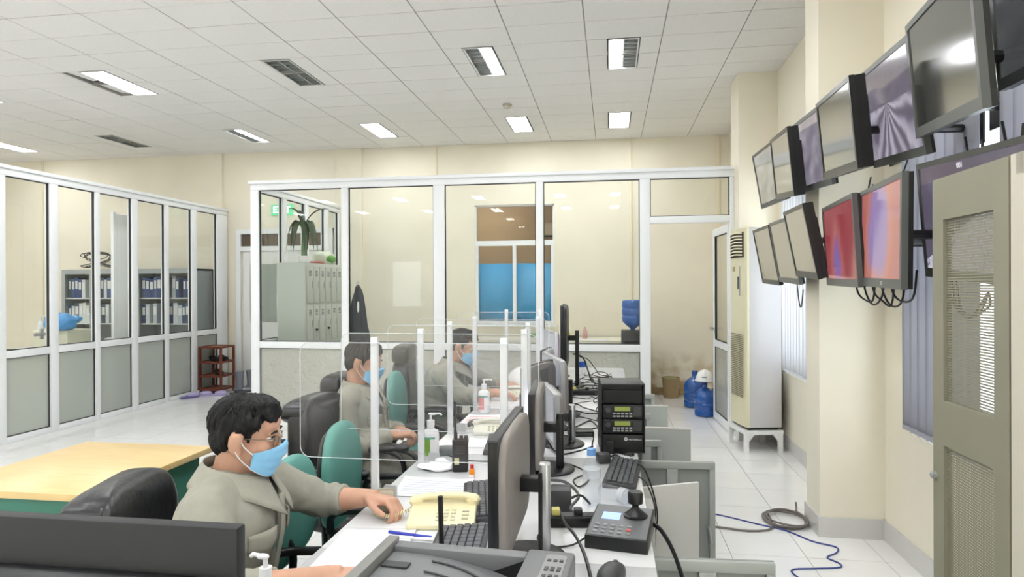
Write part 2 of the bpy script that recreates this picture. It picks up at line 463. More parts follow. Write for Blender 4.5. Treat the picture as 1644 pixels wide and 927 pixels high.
# ---- walls
def wallbox(name, boxes, mtl):
    b = MB()
    for q in boxes: b.bb(*q)
    return struct(b.build(name, mtl))
def stained_wall():
    M = WALL.copy(); M.name = 'wall_paint_stained'; nt = M.node_tree; b = nt.nodes['Principled BSDF']
    src = b.inputs['Base Color'].links[0].from_socket
    tc = nt.nodes.new('ShaderNodeTexCoord'); sp = nt.nodes.new('ShaderNodeSeparateXYZ'); nt.links.new(tc.outputs['Object'], sp.inputs[0])
    nz = nt.nodes.new('ShaderNodeTexNoise'); nz.inputs['Scale'].default_value = 7; nz.inputs['Detail'].default_value = 8; nt.links.new(tc.outputs['Object'], nz.inputs['Vector'])
    mz = nt.nodes.new('ShaderNodeMapRange'); mz.inputs[1].default_value = .08; mz.inputs[2].default_value = .62; mz.inputs[3].default_value = 1; mz.inputs[4].default_value = 0
    nt.links.new(sp.outputs['Z'], mz.inputs[0])
    mxl = nt.nodes.new('ShaderNodeMapRange'); mxl.inputs[1].default_value = .2; mxl.inputs[2].default_value = .45; nt.links.new(sp.outputs['X'], mxl.inputs[0])
    a = nt.nodes.new('ShaderNodeMath'); a.operation = 'MULTIPLY'; nt.links.new(mz.outputs[0], a.inputs[0]); nt.links.new(mxl.outputs[0], a.inputs[1])
    m2 = nt.nodes.new('ShaderNodeMath'); m2.operation = 'MULTIPLY'; nt.links.new(a.outputs[0], m2.inputs[0])
    rp = nt.nodes.new('ShaderNodeMapRange'); rp.inputs[1].default_value = .42; rp.inputs[2].default_value = .62; nt.links.new(nz.outputs['Fac'], rp.inputs[0])
    nt.links.new(rp.outputs[0], m2.inputs[1])
    mix = nt.nodes.new('ShaderNodeMixRGB'); nt.links.new(m2.outputs[0], mix.inputs[0]); nt.links.new(src, mix.inputs[1]); mix.inputs[2].default_value = (*lin((176, 146, 92)), 1)
    nt.links.new(mix.outputs[0], b.inputs['Base Color']); return M
WX0, WX1, WZ0, WZ1 = -1.86, -.755, .93, 2.585
wall_back = wallbox('wall_back', [(XL, WX0, YB, YB + .15, 0, CZ + .2), (WX1, XR + .2, YB, YB + .15, 0, CZ + .2), (WX0, WX1, YB, YB + .15, 0, WZ0), (WX0, WX1, YB, YB + .15, WZ1, CZ + .2),
    (-6.06, -5.65, YB - .05, YB, 0, CZ), (-3.86, -3.49, YB - .05, YB, 0, CZ)], stained_wall())
W1 = (4.5, 6.05); W2 = (2.0, 3.66); W3 = (-2.6, -.6); WZA, WZB = .70, 2.3  # W3 is an unseen opening added to let in daylight
seg = []
ys = [YF, W3[0], W3[1], W2[0], W2[1], W1[0], W1[1], YB]
for i in range(0, 8, 2): seg.append((XR, XR + .2, ys[i], ys[i + 1], 0, CZ + .2))
for w in (W1, W2, W3): seg += [(XR, XR + .2, w[0], w[1], 0, WZA), (XR, XR + .2, w[0], w[1], WZB, CZ + .2)]
PIL = ((3.92, 4.17), (6.24, 6.62), (1.0, 1.3))
for a, b in PIL: seg.append((1.19, XR, a, b, 0, CZ))
wall_right = wallbox('wall_right', seg, WALL)
wall_left = wallbox('wall_left', [(XL - .15, XL, YF, YB + .15, 0, CZ + .2)], WALL)
RWX0, RWX1 = -6.35, -5.4
wall_rear = wallbox('wall_rear', [(XL - .15, RWX0, YF - .15, YF, 0, CZ + .2), (RWX1, XR + .2, YF - .15, YF, 0, CZ + .2), (RWX0, RWX1, YF - .15, YF, 0, .85), (RWX0, RWX1, YF - .15, YF, 2.25, CZ + .2)], WALL)
BASE = mat('baseboard_tile', (214, 212, 208), .25, var=.04, vscale=3)
bb = MB(); t = .012
for a, b in ((YF, 1.0), (1.3, 3.92), (4.17, 6.24), (6.62, YB)): bb.bb(XR - t, XR, a, b, 0, .115)
for a, b in PIL:
    bb.bb(1.19 - t, 1.19, a - t, b + t, 0, .115); bb.bb(1.19, XR, a - t, a, 0, .115); bb.bb(1.19, XR, b, b + t, 0, .115)
struct(bb.build('baseboard_right', BASE))
struct(MB().bb(-3.4, XR, YB - .014, YB, 0, .1).build('baseboard_back', mat('baseboard_stained', (170, 148, 108), .5, var=.25, vscale=9)))
for i, (x, w) in enumerate(((-2.408, .03), (.275, .035), (1.40, .05), (-8.70, .025))):
    struct(MB().bb(x - w / 2, x + w / 2, YB - .018, YB, .1 if i else 2.0, CZ).build('trim_%d' % (i + 1), mat('conduit_cream', (238, 228, 204), .5), bevel=.003))
# ---- rear wall door and window (seen only as reflections)
d = sempty('door_3', (-6.95, YF + .001, 0))
MB().bb(-.45, .45, 0, .05, 0, 2.1).build('leaf', WHITEM, d); MB().bb(-.52, -.45, 0, .08, 0, 2.2).bb(.45, .52, 0, .08, 0, 2.2).bb(-.52, .52, 0, .08, 2.1, 2.2).build('door_frame', ALU, d)
w = sempty('window_4', ((RWX0 + RWX1) / 2, YF - .07, 0))
hw = (RWX1 - RWX0) / 2
MB().bb(-hw, -hw + .05, -.03, .03, .85, 2.25).bb(hw - .05, hw, -.03, .03, .85, 2.25).bb(-hw, hw, -.03, .03, .85, .9).bb(-hw, hw, -.03, .03, 2.2, 2.25).build('window_frame', ALU, w)
MB().bb(-hw + .05, hw - .05, -.003, .003, .9, 2.2).build('pane', GLASS, w)

# ---- window to the neighbouring room in the back wall
w = sempty('window_3', ((WX0 + WX1) / 2, YB + .05, 0))
hw = (WX1 - WX0) / 2; fr = MB(); q = .045
fr.bb(-hw, -hw + q, -.03, .03, WZ0, 2.06); fr.bb(hw - q, hw, -.03, .03, WZ0, 2.06); fr.bb(-hw, hw, -.031, .031, WZ0, WZ0 + q); fr.bb(-hw, hw, -.032, .032, 2.02, 2.09)
fr.bb(-.025, .025, -.03, .03, WZ0, 2.04); fr.bb(-hw, hw, -.03, .03, WZ1 - .02, WZ1); fr.bb(-hw, -hw + .02, -.03, .03, 2.06, WZ1); fr.bb(hw - .02, hw, -.03, .03, 2.06, WZ1)
fr.build('window_frame', ALU, w)
MB().bb(-hw - .03, hw + .03, -.09, -.03, WZ0 - .03, WZ0).build('window_sill', ALU, w)
MB().bb(-hw + q, -.025, -.003, .003, WZ0 + q, 2.02).build('pane', GLASS, w); MB().bb(.025, hw - q, -.003, .003, WZ0 + q, 2.02).build('pane', GLASS, w)
MB().bb(-hw + .02, hw - .02, -.003, .003, 2.09, WZ1 - .02).build('pane', GLASS, w)
BL = mat('blue_sheet', (66, 168, 226), .45, var=.12, vscale=2.2)
b = MB()
def blue(u, v):
    return Vector((WX0 + .02 + u * (WX1 - WX0 - .04), YB + .105 + .006 * sin(u * 17), WZ0 + .02 + v * (1.775 - WZ0 - .02)))
b.grid(blue, 24, 2)
o = b.build('curtain', BL, smooth=True); tag(o, 'blue curtain hung across the lower half of the back window', 'curtain')
sm = o.modifiers.new('t', 'SOLIDIFY'); sm.thickness = .004
NB = mat('neighbour_wall', (196, 172, 142), .8)
wallbox('wall_neighbour', [(-5, 2.2, 12.0, 12.1, 0, 3.4), (-5.1, -5, YB + .15, 12.1, 0, 3.4), (2.2, 2.3, YB + .15, 12.1, 0, 3.4)], NB)
wallbox('ceiling_neighbour', [(-5.1, 2.3, YB + .15, 12.1, 3.0, 3.1)], NB); wallbox('floor_neighbour', [(-5.1, 2.3, YB + .15, 12.1, -.1, 0)], TILE)
t = thing('wall_lamp', 'bright tube light seen through the top of the back window', 'light', (-2.25, 11.0, 2.92))
MB().bb(-.3, .3, -.04, .04, .03, .08).build('lamp_body', WHITEM, t); MB().cone((-.28, 0, .01), (.28, 0, .01), .016, n=10).build('tube', emis('dim_tube', (255, 248, 235), 60), t)
t = thing('split_air_conditioner', 'white wall air conditioner seen through the top right of the back window', 'air conditioner', (-.9, 12.0, 2.35))
MB().prism([(0, 0), (-.16, .02), (-.2, .12), (-.2, .26), (-.16, .3), (0, .3)], -.45, .45, 'X').build('body', mat('ac_ivory', (226, 214, 190), .4), t, bevel=.01)
MB().bb(-.42, .42, -.195, -.165, .015, .05).build('vent', DGREY, t)

# ---- partitions of white aluminium and glass
def bar(b, ax, c, a0, a1, z0, z1, th=.03):
    if ax == 'X': b.bb(c - th, c + th, a0, a1, z0, z1)
    else: b.bb(a0, a1, c - th, c + th, z0, z1)
def pane(root, ax, c, a0, a1, z0, z1, mtl, name):
    g = MB(); bar(g, ax, c, a0 + .001, a1 - .001, z0 + .001, z1 - .001, .003); o = g.build(name, mtl, root)
    k = MB(); e = .007
    bar(k, ax, c, a0, a0 + e, z0, z1, .012); bar(k, ax, c, a1 - e, a1, z0, z1, .012); bar(k, ax, c, a0 + e, a1 - e, z0, z0 + e, .012); bar(k, ax, c, a0 + e, a1 - e, z1 - e, z1, .012)
    k.build('gasket', GASKET, o)
def partition(name, ax, c, posts, skip=(), zt=2.51, zm0=.797, zm1=.867, zb=.057, frost=FROST):
    r = sempty(name)
    a0, a1 = posts[0][0], posts[-1][1]
    b = MB(); bar(b, ax, c, a0, a1, zt, 2.575, .032); b.build('top_rail', ALU, r, bevel=.003)
    b = MB(); bar(b, ax, c, a0 - .02, a1 + .01, 2.575, 2.61, .05); b.build('top_cap', ALU, r, bevel=.004)
    for i, (p0, p1) in enumerate(posts):
        b = MB(); bar(b, ax, c, p0, p1, 0, zt, .0325); b.build('post', ALU, r, bevel=.004)
    for i in range(len(posts) - 1):
        p0, p1 = posts[i][1], posts[i + 1][0]
        if i in skip: continue
        b = MB(); bar(b, ax, c, p0, p1, zm0, zm1); b.build('middle_rail', ALU, r, bevel=.003)
        b = MB(); bar(b, ax, c, p0, p1, 0.001, zb); b.build('bottom_rail', ALU, r, bevel=.003)
        pane(r, ax, c, p0, p1, zm1, zt, GLASS, 'glass_pane'); pane(r, ax, c, p0, p1, zb, zm0, frost, 'frosted_pane')
    return r
pl = partition('wall_left_partition', 'X', -5.6, [(3.0, 3.1), (3.55, 3.62), (4.08, 4.18), (4.62, 4.69), (5.1, 5.2), (5.684, 5.779), (6.259, 6.32), (6.804, 6.895), (7.37, 7.439), (7.894, 7.999), (8.461, 8.70)])
hd = MB().bb(-5.55, -5.53, 5.555, 5.575, .99, 1.01).bb(-5.535, -5.525, 5.45, 5.58, .985, 1.015).bb(-5.57, -5.55, 5.55, 5.58, .95, 1.05).build('handle', SILVER, pl)
pb = partition('wall_back_partition', 'Y', 6.5, [(-3.865, -3.77), (-2.825, -2.748), (-1.817, -1.696), (-.744, -.667), (.291, .394), (1.15, 1.19)], skip=(4,), frost=FROSTP)
b = MB(); bar(b, 'Y', 6.5, .394, 1.15, 2.068, 2.137); b.build('door_head', ALU, pb, bevel=.003)
pane(pb, 'Y', 6.5, .394, 1.15, 2.137, 2.51, GLASS, 'glass_pane')
pr_ = partition('wall_inner_partition', 'X', -3.85, [(6.534, 6.56), (7.085, 7.188), (7.644, 7.746), (8.215, 8.331), (8.66, 8.70)], frost=FROSTP)
# open inner door leaf
d = sempty('door_2', (1.165, 6.535, 0)); d.rotation_euler = (0, 0, rad(3)); d.matrix_basis = Matrix.Translation((1.165, 6.535, 0)) @ Matrix.Rotation(rad(3), 4, 'Z')
f = MB(); DW = .72
f.bb(-.018, .018, 0, .07, .01, 2.06); f.bb(-.018, .018, DW - .07, DW, .01, 2.06); f.bb(-.018, .018, .07, DW - .07, .01, .1); f.bb(-.018, .018, .07, DW - .07, .8, .87); f.bb(-.018, .018, .07, DW - .07, 1.98, 2.06)
f.build('door_frame', ALU, d)
pane(d, 'X', 0, .07, DW - .07, .87, 1.98, GLASS, 'glass_pane'); pane(d, 'X', 0, .07, DW - .07, .1, .8, FROSTP, 'frosted_pane')
MB().bb(-.06, -.018, DW - .05, DW - .03, .98, 1.0).bb(-.06, -.045, DW - .14, DW - .03, .975, 1.005).build('handle', SILVER, d)
# exit door in the back wall
d = sempty('door_1', (-4.68, YB, 0))
f = MB(); hw = .75
f.bb(-hw, -hw + .07, -.05, 0, 0, 2.3); f.bb(hw - .07, hw, -.05, 0, 0, 2.3); f.bb(-hw, hw, -.051, 0, 2.24, 2.31); f.bb(-hw + .07, hw - .07, -.05, 0, 1.99, 2.06); f.build('door_frame', ALU, d)
MB().bb(-hw + .07, hw - .07, -.02, -.012, 2.06, 2.24).build('transom', mat('transom_dark', (92, 78, 66), .15), d)
for s in (-1, 1):
    l = MB().bb(min(0, s * .66) + (.003 if s > 0 else .02), max(0, s * .66) - (.02 if s > 0 else .003), -.035, -.005, .01, 1.985).build('leaf', WHITEM, d)
    MB().bb(min(s * .12, s * .54), max(s * .12, s * .54), -.0365, -.034, .95, 1.8).build('leaf_pane', FROST, l)
    MB().bb(s * .05 - .01, s * .05 + .01, -.07, -.035, .92, 1.05).build('handle', SILVER, l)
t = thing('exit_sign', 'green EXIT sign high on the back wall over the door', 'exit sign', (-4.717, YB, 2.51))
MB().bb(-.165, .165, -.03, 0, 0, .15).build('sign_body', mat('sign_green', (70, 168, 120), .4, emit=(60, 175, 120), estr=.6), t)
text('EXIT', .135, Matrix.Translation((0, -.0312, .075)) @ Matrix.Rotation(pi / 2, 4, 'X'), emis('sign_white', (235, 255, 240), 1.4), t, bold=.003)
# ---- outer windows in the right wall, vertical blinds
def out_window(nm, y0, y1):
    r = sempty(nm, (XR + .1, (y0 + y1) / 2, 0)); h = (y1 - y0) / 2
    f = MB(); q = .05
    f.bb(-.03, .03, -h, -h + q, WZA, WZB); f.bb(-.03, .03, h - q, h, WZA, WZB); f.bb(-.031, .031, -h, h, WZA, WZA + q); f.bb(-.031, .031, -h, h, WZB - q, WZB); f.bb(-.03, .03, -.03, .03, WZA, WZB)
    f.build('window_frame', ALU, r)
    for a, b in ((-h + q, -.03), (.03, h - q)): MB().bb(-.003, .003, a, b, WZA + q, WZB - q).build('pane', GLASS, r)
out_window('window_1', *W1); out_window('window_2', *W2); out_window('window_5_added_light', *W3)  # the W3 window is out of view, added as a daylight source
def slatmat(name, rgb, tr):
    M = bpy.data.materials.new(name); M.use_nodes = True; nt = M.node_tree; nt.nodes.clear()
    o = nt.nodes.new('ShaderNodeOutputMaterial'); d = nt.nodes.new('ShaderNodeBsdfDiffuse'); t = nt.nodes.new('ShaderNodeBsdfTranslucent'); mx = nt.nodes.new('ShaderNodeMixShader')
    d.inputs[0].default_value = (*lin(rgb), 1); t.inputs[0].default_value = (*lin(rgb), 1); mx.inputs[0].default_value = tr
    nt.links.new(d.outputs[0], mx.inputs[1]); nt.links.new(t.outputs[0], mx.inputs[2]); nt.links.new(mx.outputs[0], o.inputs[0]); return M
SL1 = slatmat('blind_slat_white', (232, 232, 234), .55); SL2 = slatmat('blind_slat_grey', (196, 196, 204), .32)
def blind(label, y0, y1, z0, z1, ang, mtl, gaps=(), x=1.50, pitch=.085, w=.089):
    t = thing('vertical_blind', label, 'window blind', (x, (y0 + y1) / 2, z1))
    MB().bb(-.02, .02, -(y1 - y0) / 2, (y1 - y0) / 2, 0, .035).build('head_rail', ALU, t)
    def sl(u, v):
        a = (u - .5) * w; zz = z0 - z1 + v * (z1 - z0)
        return Vector((.006 * cos(2 * (u - .5)) , a, zz))
    b = MB(); b.grid(lambda u, v: sl(u, v), 4, 1); me = b.mesh('slat', mtl, smooth=True)
    wt = MB().bb(-.003, .008, -w * .42, w * .42, z0 - z1 - .012, z0 - z1 + .012)
    wme = wt.mesh('slat_weight', mtl)
    n = int((y1 - y0) / pitch)
    for i in range(n):
        y = y0 + (i + .5) * pitch
        if any(a < y < b_ for a, b_ in gaps): continue
        o = link_copy('slat', me, t, (0, y - (y0 + y1) / 2, 0)); o.rotation_euler = (0, 0, ang + random.uniform(-.06, .06))
        s = o.modifiers.new('t', 'SOLIDIFY'); s.thickness = .0015
        link_copy('slat_weight', wme, o, (0, 0, 0))
    ch = MB(); ch.tube(smoothpath([((.012 if k % 2 else -.002), -(y1 - y0) / 2 + k * pitch / 2, z0 - z1 - .012 - (.02 if k % 2 else 0)) for k in range(2 * n)], 3), .0016, 5)
    ch.build('bead_chain', WHITE, t)
blind('bright white vertical blind on the window behind the air conditioner', W1[0] - .02, 5.98, .72, 2.33, rad(16), SL1)
blind('grey vertical blind on the window between the pillar and the metal rack door', W2[0] - .02, W2[1] + .0, .715, 2.33, rad(8), SL2, gaps=((2.78, 2.95),))
# ================================================================== DESK ROW
DX0, DX1, DZ = -.77, .11, .75
def cab_door(t, hinge, ang, w=.335, z0=.08, z1=.70, style='frame', handle=True):
    """cabinet door hinged at hinge (x,y), pointing at angle ang from +X"""
    M = Matrix.Translation((hinge[0], hinge[1], 0)) @ Matrix.Rotation(ang, 4, 'Z')
    if style == 'plain':
        d = MB().box((w / 2, 0, (z0 + z1) / 2), (w, .018, z1 - z0), M).build('door', CABG, t, bevel=.003, world=True)
        MB().box((w / 2, 0, z1 + .004), (w, .02, .008), M).build('door_edge', CABL, d, world=True)
        return d
    if style == 'white':
        d = MB().box((w / 2, 0, (z0 + z1) / 2), (w, .016, z1 - z0), M).build('door', CABL, t, bevel=.003, world=True)
        return d
    d = MB().box((w / 2, .004, (z0 + z1) / 2), (w, .008, z1 - z0), M).build('door', CABD, t, world=True)
    f = MB(); e = .03
    f.box((w / 2, -.008, z1 - e / 2), (w, .016, e), M); f.box((w / 2, -.008, z0 + e / 2), (w, .016, e), M)
    for x in (.012, w * .47, w - .012): f.box((x, -.008, (z0 + z1) / 2), (.024 if x != w * .47 else .045, .016, z1 - z0 - 2 * e), M)
    f.build('door_frame', CABG, d, bevel=.002, world=True)
    if handle:
        h = MB(); h.tube([M @ Vector((w - .03, -.016, .43)), M @ Vector((w - .03, -.04, .43)), M @ Vector((w - .022, -.04, .37)), M @ Vector((w - .022, -.016, .37))], .006, 8)
        h.build('handle', SILVER, d, smooth=True, world=True)
    return d
segs = [(.55, 1.62), (1.62, 2.62), (2.62, 3.62), (3.62, 4.62), (4.62, 5.56)]
dlab = ['white desk nearest the camera under the grey printer', 'white desk with the cream telephone and joystick controller on it', 'white desk under the black radio rack', 'white desk in front of the farthest seated man', 'white desk at the far end of the row by the glass wall']
desks = []
for i, ((a, b), lb) in enumerate(zip(segs, dlab)):
    t = thing('office_desk', lb, 'desk', ((DX0 + DX1) / 2, (a + b) / 2, 0), 0, 'desks joined in one row')
    g = .001
    MB().bb(DX0, DX1, a + g, b - g, DZ - .028, DZ).build('desk_top', DESK, t, bevel=.003, world=True)
    MB().bb(DX0 + .05, DX0 + .42, a + .004, a + .024, 0, DZ - .029).build('side_panel', CABG, t, world=True)
    MB().bb(DX0 + .05, DX0 + .42, b - .024, b - .004, 0, DZ - .029).build('side_panel', CABG, t, world=True)
    c = MB(); x0, x1 = DX0 + .43, DX1 - .02
    c.bb(x0, x0 + .018, a + .004, b - .004, .05, DZ - .03); c.bb(x0, x1, a + .004, a + .022, .05, DZ - .03); c.bb(x0, x1, b - .022, b - .004, .05, DZ - .03)
    c.bb(x0, x1, a + .004, b - .004, 0, .05); c.bb(x0, x1, a + .004, b - .004, DZ - .055, DZ - .03); c.bb(x0, x1, a + .022, b - .022, .29, .305)
    c.build('cabinet', CABG, t, world=True)
    desks.append(t)
hx = DX1 - .01
cab_door(desks[1], (hx, 1.80), rad(3))
cab_door(desks[2], (hx, 2.80), rad(3))
cab_door(desks[1], (hx, 2.42), rad(24), w=.25, style='white', handle=False)
cab_door(desks[2], (hx, 3.16), rad(10), w=.145, style='frame', handle=False)
cab_door(desks[2], (hx, 3.43), rad(0), w=.31, style='plain')
cab_door(desks[3], (hx, 3.82), rad(8), w=.13, style='frame', handle=False)
cab_door(desks[3], (hx, 4.07), rad(0), w=.25, style='plain')
cab_door(desks[3], (hx, 4.52), rad(4), w=.20, style='frame', handle=False)
# computer in the second desk's cabinet
t = thing('computer_tower', 'beige computer with a round fan grille peeking out of the desk cabinet', 'computer', (-.04, 2.27, .305))
MB().bb(-.19, .185, -.095, .095, 0, .375).build('case', CABL, t, bevel=.004)
fan = MB()
for r_ in (.016, .026, .036, .046, .056):
    fan.tube([Vector((.1865, r_ * cos(2 * pi * k / 28), .29 + r_ * sin(2 * pi * k / 28))) for k in range(28)], .0025, 6, closed=True)
fan.build('fan_grille', DGREY, t, smooth=True)
MB().lathe([(.058, 0), (.058, .001)], n=28, M=Matrix.Translation((.1853, 0, .29)) @ Matrix.Rotation(pi / 2, 4, 'Y')).build('fan_opening', mat('fan_dark', (90, 90, 88), .6), t)

# return desk carrying the foreground black monitor
t = thing('return_desk', 'white side desk under the black foreground screen', 'desk', (-1.05, .8, 0))
MB().bb(-.28, .275, -.25, .22, .722, .75).build('desk_top', DESK, t, bevel=.003)
for sx in (-.26, .25): MB().bb(sx - .012, sx + .012, -.22, .2, 0, .7215).build('side_panel', CABG, t)

# ================================================================== DIVIDERS (clear acrylic on square posts)
def rounded_rect(x0, x1, z0, z1, r, n=6):
    out = []
    for cx, cz, a in ((x1 - r, z1 - r, 0), (x0 + r, z1 - r, 90), (x0 + r, z0 + r, 180), (x1 - r, z0 + r, 270)):
        for k in range(n + 1):
            g = rad(a + 90 * k / n); out.append((cx + r * cos(g), cz + r * sin(g)))
    return out
POST = mat('post_white_aluminium', (232, 234, 235), .25, spec=.7)
def divider(label, y, xl, xp0, xp1, xr, z0=.885, z1=1.265):
    t = thing('acrylic_divider', label, 'desk divider', (0, y, DZ), 0, 'clear acrylic dividers along the desk')
    poly = rounded_rect(xl, xr, z0 - DZ, z1 - DZ, .035)
    MB().prism(poly, -.002, .002, 'Y').build('panel', ACRYL, t)
    e = MB(); e.tube([Vector((x, 0, z)) for x, z in poly], .0013, 6, closed=True); e.build('panel_edge', ACRYEDGE, t, smooth=True)
    for x in (xp0, xp1):
        p = MB(); p.bb(x - .012, x + .012, .003, .022, 0, z1 - DZ + .018); o = p.build('post', POST, t, bevel=.003)
        MB().bb(x - .016, x + .016, -.012, .026, .001, .05).build('clamp', ACRYL, o)
        f = MB(); f.prism(rounded_rect(x + .03, x + .075, .002, .05, .008), .008, .014, 'Y'); f.build('foot_plate', LGREY, o)
divider('clear divider nearest the camera, beside the masked man in glasses', 2.00, -1.02, -.765, -.335, -.27)
divider('clear divider behind the white pump bottle with a green label', 2.42, -1.06, -.735, -.325, -.27)
divider('clear divider just before the second seated man', 2.96, -1.06, -.755, -.38, -.33)
divider('clear divider just behind the second seated man', 3.55, -1.1, -.76, -.40, -.34)
divider('farthest clear divider, beyond the third seated man', 4.55, -1.1, -.74, -.50, -.43)

# ================================================================== MONITORS
SCR_WHITE = emis('screen_document', (236, 234, 246), 1.1)
SCR_GREY = mat('screen_dim', (150, 152, 158), .25, emit=(150, 152, 160), estr=.25)
BACKM = mat('monitor_back_grey', (140, 133, 128), .42, var=.03, vscale=5)
def monitor(label, c, yaw, w, h, zc, stand='post', back=BACKM, screen=SCR_WHITE, rim=BLACK, detail=True, tilt=0., zb=DZ):
    """screen faces local -X; yaw about Z; c=(x,y) panel centre"""
    t = thing('computer_monitor', label, 'monitor', (c[0], c[1], zb), yaw, 'monitors on the desk row')
    zc -= zb
    MB().prism(rounded_rect(-w / 2, w / 2, zc - h / 2, zc + h / 2, .006, 2), -.012, .012, 'X').build('bezel', rim, t, bevel=.002)
    s = MB().bb(-.0135, -.0115, -w / 2 + .018, w / 2 - .018, zc - h / 2 + .022, zc + h / 2 - .018).build('screen', screen, t)
    bk = MB(); bk.sq((.012, 0, zc), (.022, w / 2 - .002, h / 2 - .002), .35, .25, 24, 10); o = bk.build('back_cover', back, t, smooth=True)
    if detail:
        MB().bb(.0325, .0345, -.05, .05, zc + .02, zc + h / 2 - .03).build('vent', mat('vent_grey', (96, 96, 98), .5), o)
    if stand:
        px = .095
        st = MB(); st.prism(rounded_rect(px - .014, px + .014, -.02, .02, .01, 4), .012, zc + .04, 'Z'); p = st.build('stand_post', SILVER if stand == 'silver' else BLACK, t, bevel=.002)
        MB().bb(px - .0145, px - .004, -.0215, -.0195, .02, zc + .02).build('post_groove', BLACK, p)
        MB().bb(.03, px, -.02, .02, zc - .03, zc + .005).build('arm', BLACK, t, bevel=.003)
        b = MB(); b.lathe([(.1, 0), (.1, .006), (.09, .011), (.02, .013)], c=(px - .045, 0, 0), n=32); b.build('stand_base', BLACK, t, smooth=True)
    return t
monitor('nearest monitor with its tall grey back to the camera, opposite the masked man in glasses', (-.262, 1.63), rad(0), .43, .29, .955, 'silver', detail=False)
monitor('grey-backed monitor just beyond the nearest one, with a bright rim', (-.285, 2.43), rad(3), .40, .29, .925, 'post')
monitor('small monitor turned toward the camera, touching the second one to form a V', (-.262, 2.82), rad(14), .36, .23, .885, 'silver', screen=SCR_GREY, rim=LGREY, detail=False)
monitor('wide grey-backed monitor turned slightly to the camera, before the second seated man', (-.355, 3.16), rad(-16), .36, .30, .92, 'post', back=mat('monitor_back_warm', (124, 118, 116), .4))
monitor('light-rimmed monitor angled to the camera behind the V-shaped pair', (-.31, 3.48), rad(17), .50, .34, .90, 'post', screen=SCR_GREY, rim=LGREY, detail=False)
monitor('far light grey monitor at the end of the row below the large screen', (-.46, 4.98), rad(18), .40, .31, .95, 'post', screen=SCR_GREY, rim=LGREY, detail=False)
monitor('small far monitor before the tall black screen', (-.40, 3.98), rad(-6), .30, .26, .93, 'post', back=LGREY, rim=BLACK)
monitor('tall black-backed screen rising above the far end of the desks', (-.325, 4.50), rad(2), .56, .44, 1.10, 'post', back=BLACK, rim=BLACK, detail=False)

# foreground black monitor (back toward the camera)
t = thing('foreground_screen', 'big black monitor cut by the lower left picture corner', 'monitor', (-.890, .938, .75), rad(.3))
MB().bb(-.31, .31, -.012, .014, .05, .318).build('back_cover', mat('monitor_black_matt', (36, 37, 39), .55, bump=.1, bscale=400), t, bevel=.004)
rg = MB(); rg.prism([(-.012, .05), (-.06, .05), (-.06, .19), (-.05, .225), (-.03, .24), (-.012, .242)], -.305, .305, 'X'); o = rg.build('rear_bulge', BLACK, t, bevel=.006, seg=3)
MB().bb(-.30, .30, .0135, .016, .07, .30).build('screen', SCR_GREY, t)
MB().bb(-.04, .04, -.01, .01, .012, .06).build('stand_neck', BLACK, t); MB().bb(-.12, .12, -.09, .09, 0, .012).build('stand_base', BLACK, t, bevel=.004)

# ================================================================== CHAIRS
CH_METAL = mat('chair_black_frame', (26, 26, 28), .35)
def star_base(t, seat_z, rr=.27):
    MB().cone((0, 0, .09), (0, 0, seat_z), .026, n=14).build('gas_column', CH_METAL, t, smooth=True)
    for k in range(5):
        a = 2 * pi * k / 5 + .3; c, s = cos(a), sin(a)
        l = MB(); l.tube([(0, 0, .105), (c * rr * .5, s * rr * .5, .095), (c * rr, s * rr, .07)], [.024, .02, .014], 8); g = l.build('base_leg', CH_METAL, t, smooth=True)
        w = MB()
        for sd in (-1, 1):
            p0 = Vector((c * rr - s * sd * .008, s * rr + c * sd * .008, .027)); p1 = Vector((c * rr - s * sd * .02, s * rr + c * sd * .02, .027)); w.cone(p0, p1, .026, n=14)
        w.cone((c * rr, s * rr, .03), (c * rr, s * rr, .07), .007, n=8); w.build('caster', CH_METAL, g, smooth=True)
def exec_chair(label, loc, rz, top=1.02, w=.50, head=True, group='black leather swivel chairs'):
    """faces local +X, origin under the seat"""
    t = thing('leather_chair', label, 'chair', loc, rz, group)
    star_base(t, .39)
    MB().sq((.02, 0, .43), (.24, w / 2, .055), .45, .35, 28, 12).build('seat', LEATH, t, smooth=True)
    bx = -.25
    def cv(p):
        k = p.z / .3
        return Vector((p.x - .03 * k * abs(k) - .05 * (p.y / (w / 2)) ** 2 * -.5, p.y * (1 - .10 * max(0, k)), p.z))
    hz = (top - .47) / 2 - (.045 if head else 0)
    MB().sq((bx, 0, .47 + hz), (.06, w / 2, hz), .4, .3, 30, 18, fn=cv).build('backrest', LEATH, t, smooth=True)
    if head:
        MB().sq((bx - .01, 0, top - .05), (.062, w * .34, .065), .6, .4, 26, 14).build('headrest', LEATH, t, smooth=True)
    else:
        MB().sq((bx - .018, 0, top - .06), (.066, w * .455, .06), .8, .25, 28, 14).build('top_roll', LEATH, t, smooth=True)
    for s in (-1, 1):
        a = MB(); y = s * (w / 2 + .012)
        a.tube(smoothpath([(bx + .02, y, .52), (bx + .06, y, .64), (.0, y, .655), (.14, y, .63), (.16, y, .52), (.08, y, .42)], 6), .013, 8); o = a.build('armrest', CH_METAL, t, smooth=True)
        MB().sq((-.03, y, .665), (.15, .028, .016), .6, .5, 18, 8).build('arm_pad', LEATH, o, smooth=True)
    MB().bb(bx - .04, 0, -.06, .06, .37, .39).build('seat_plate', CH_METAL, t)
    return t
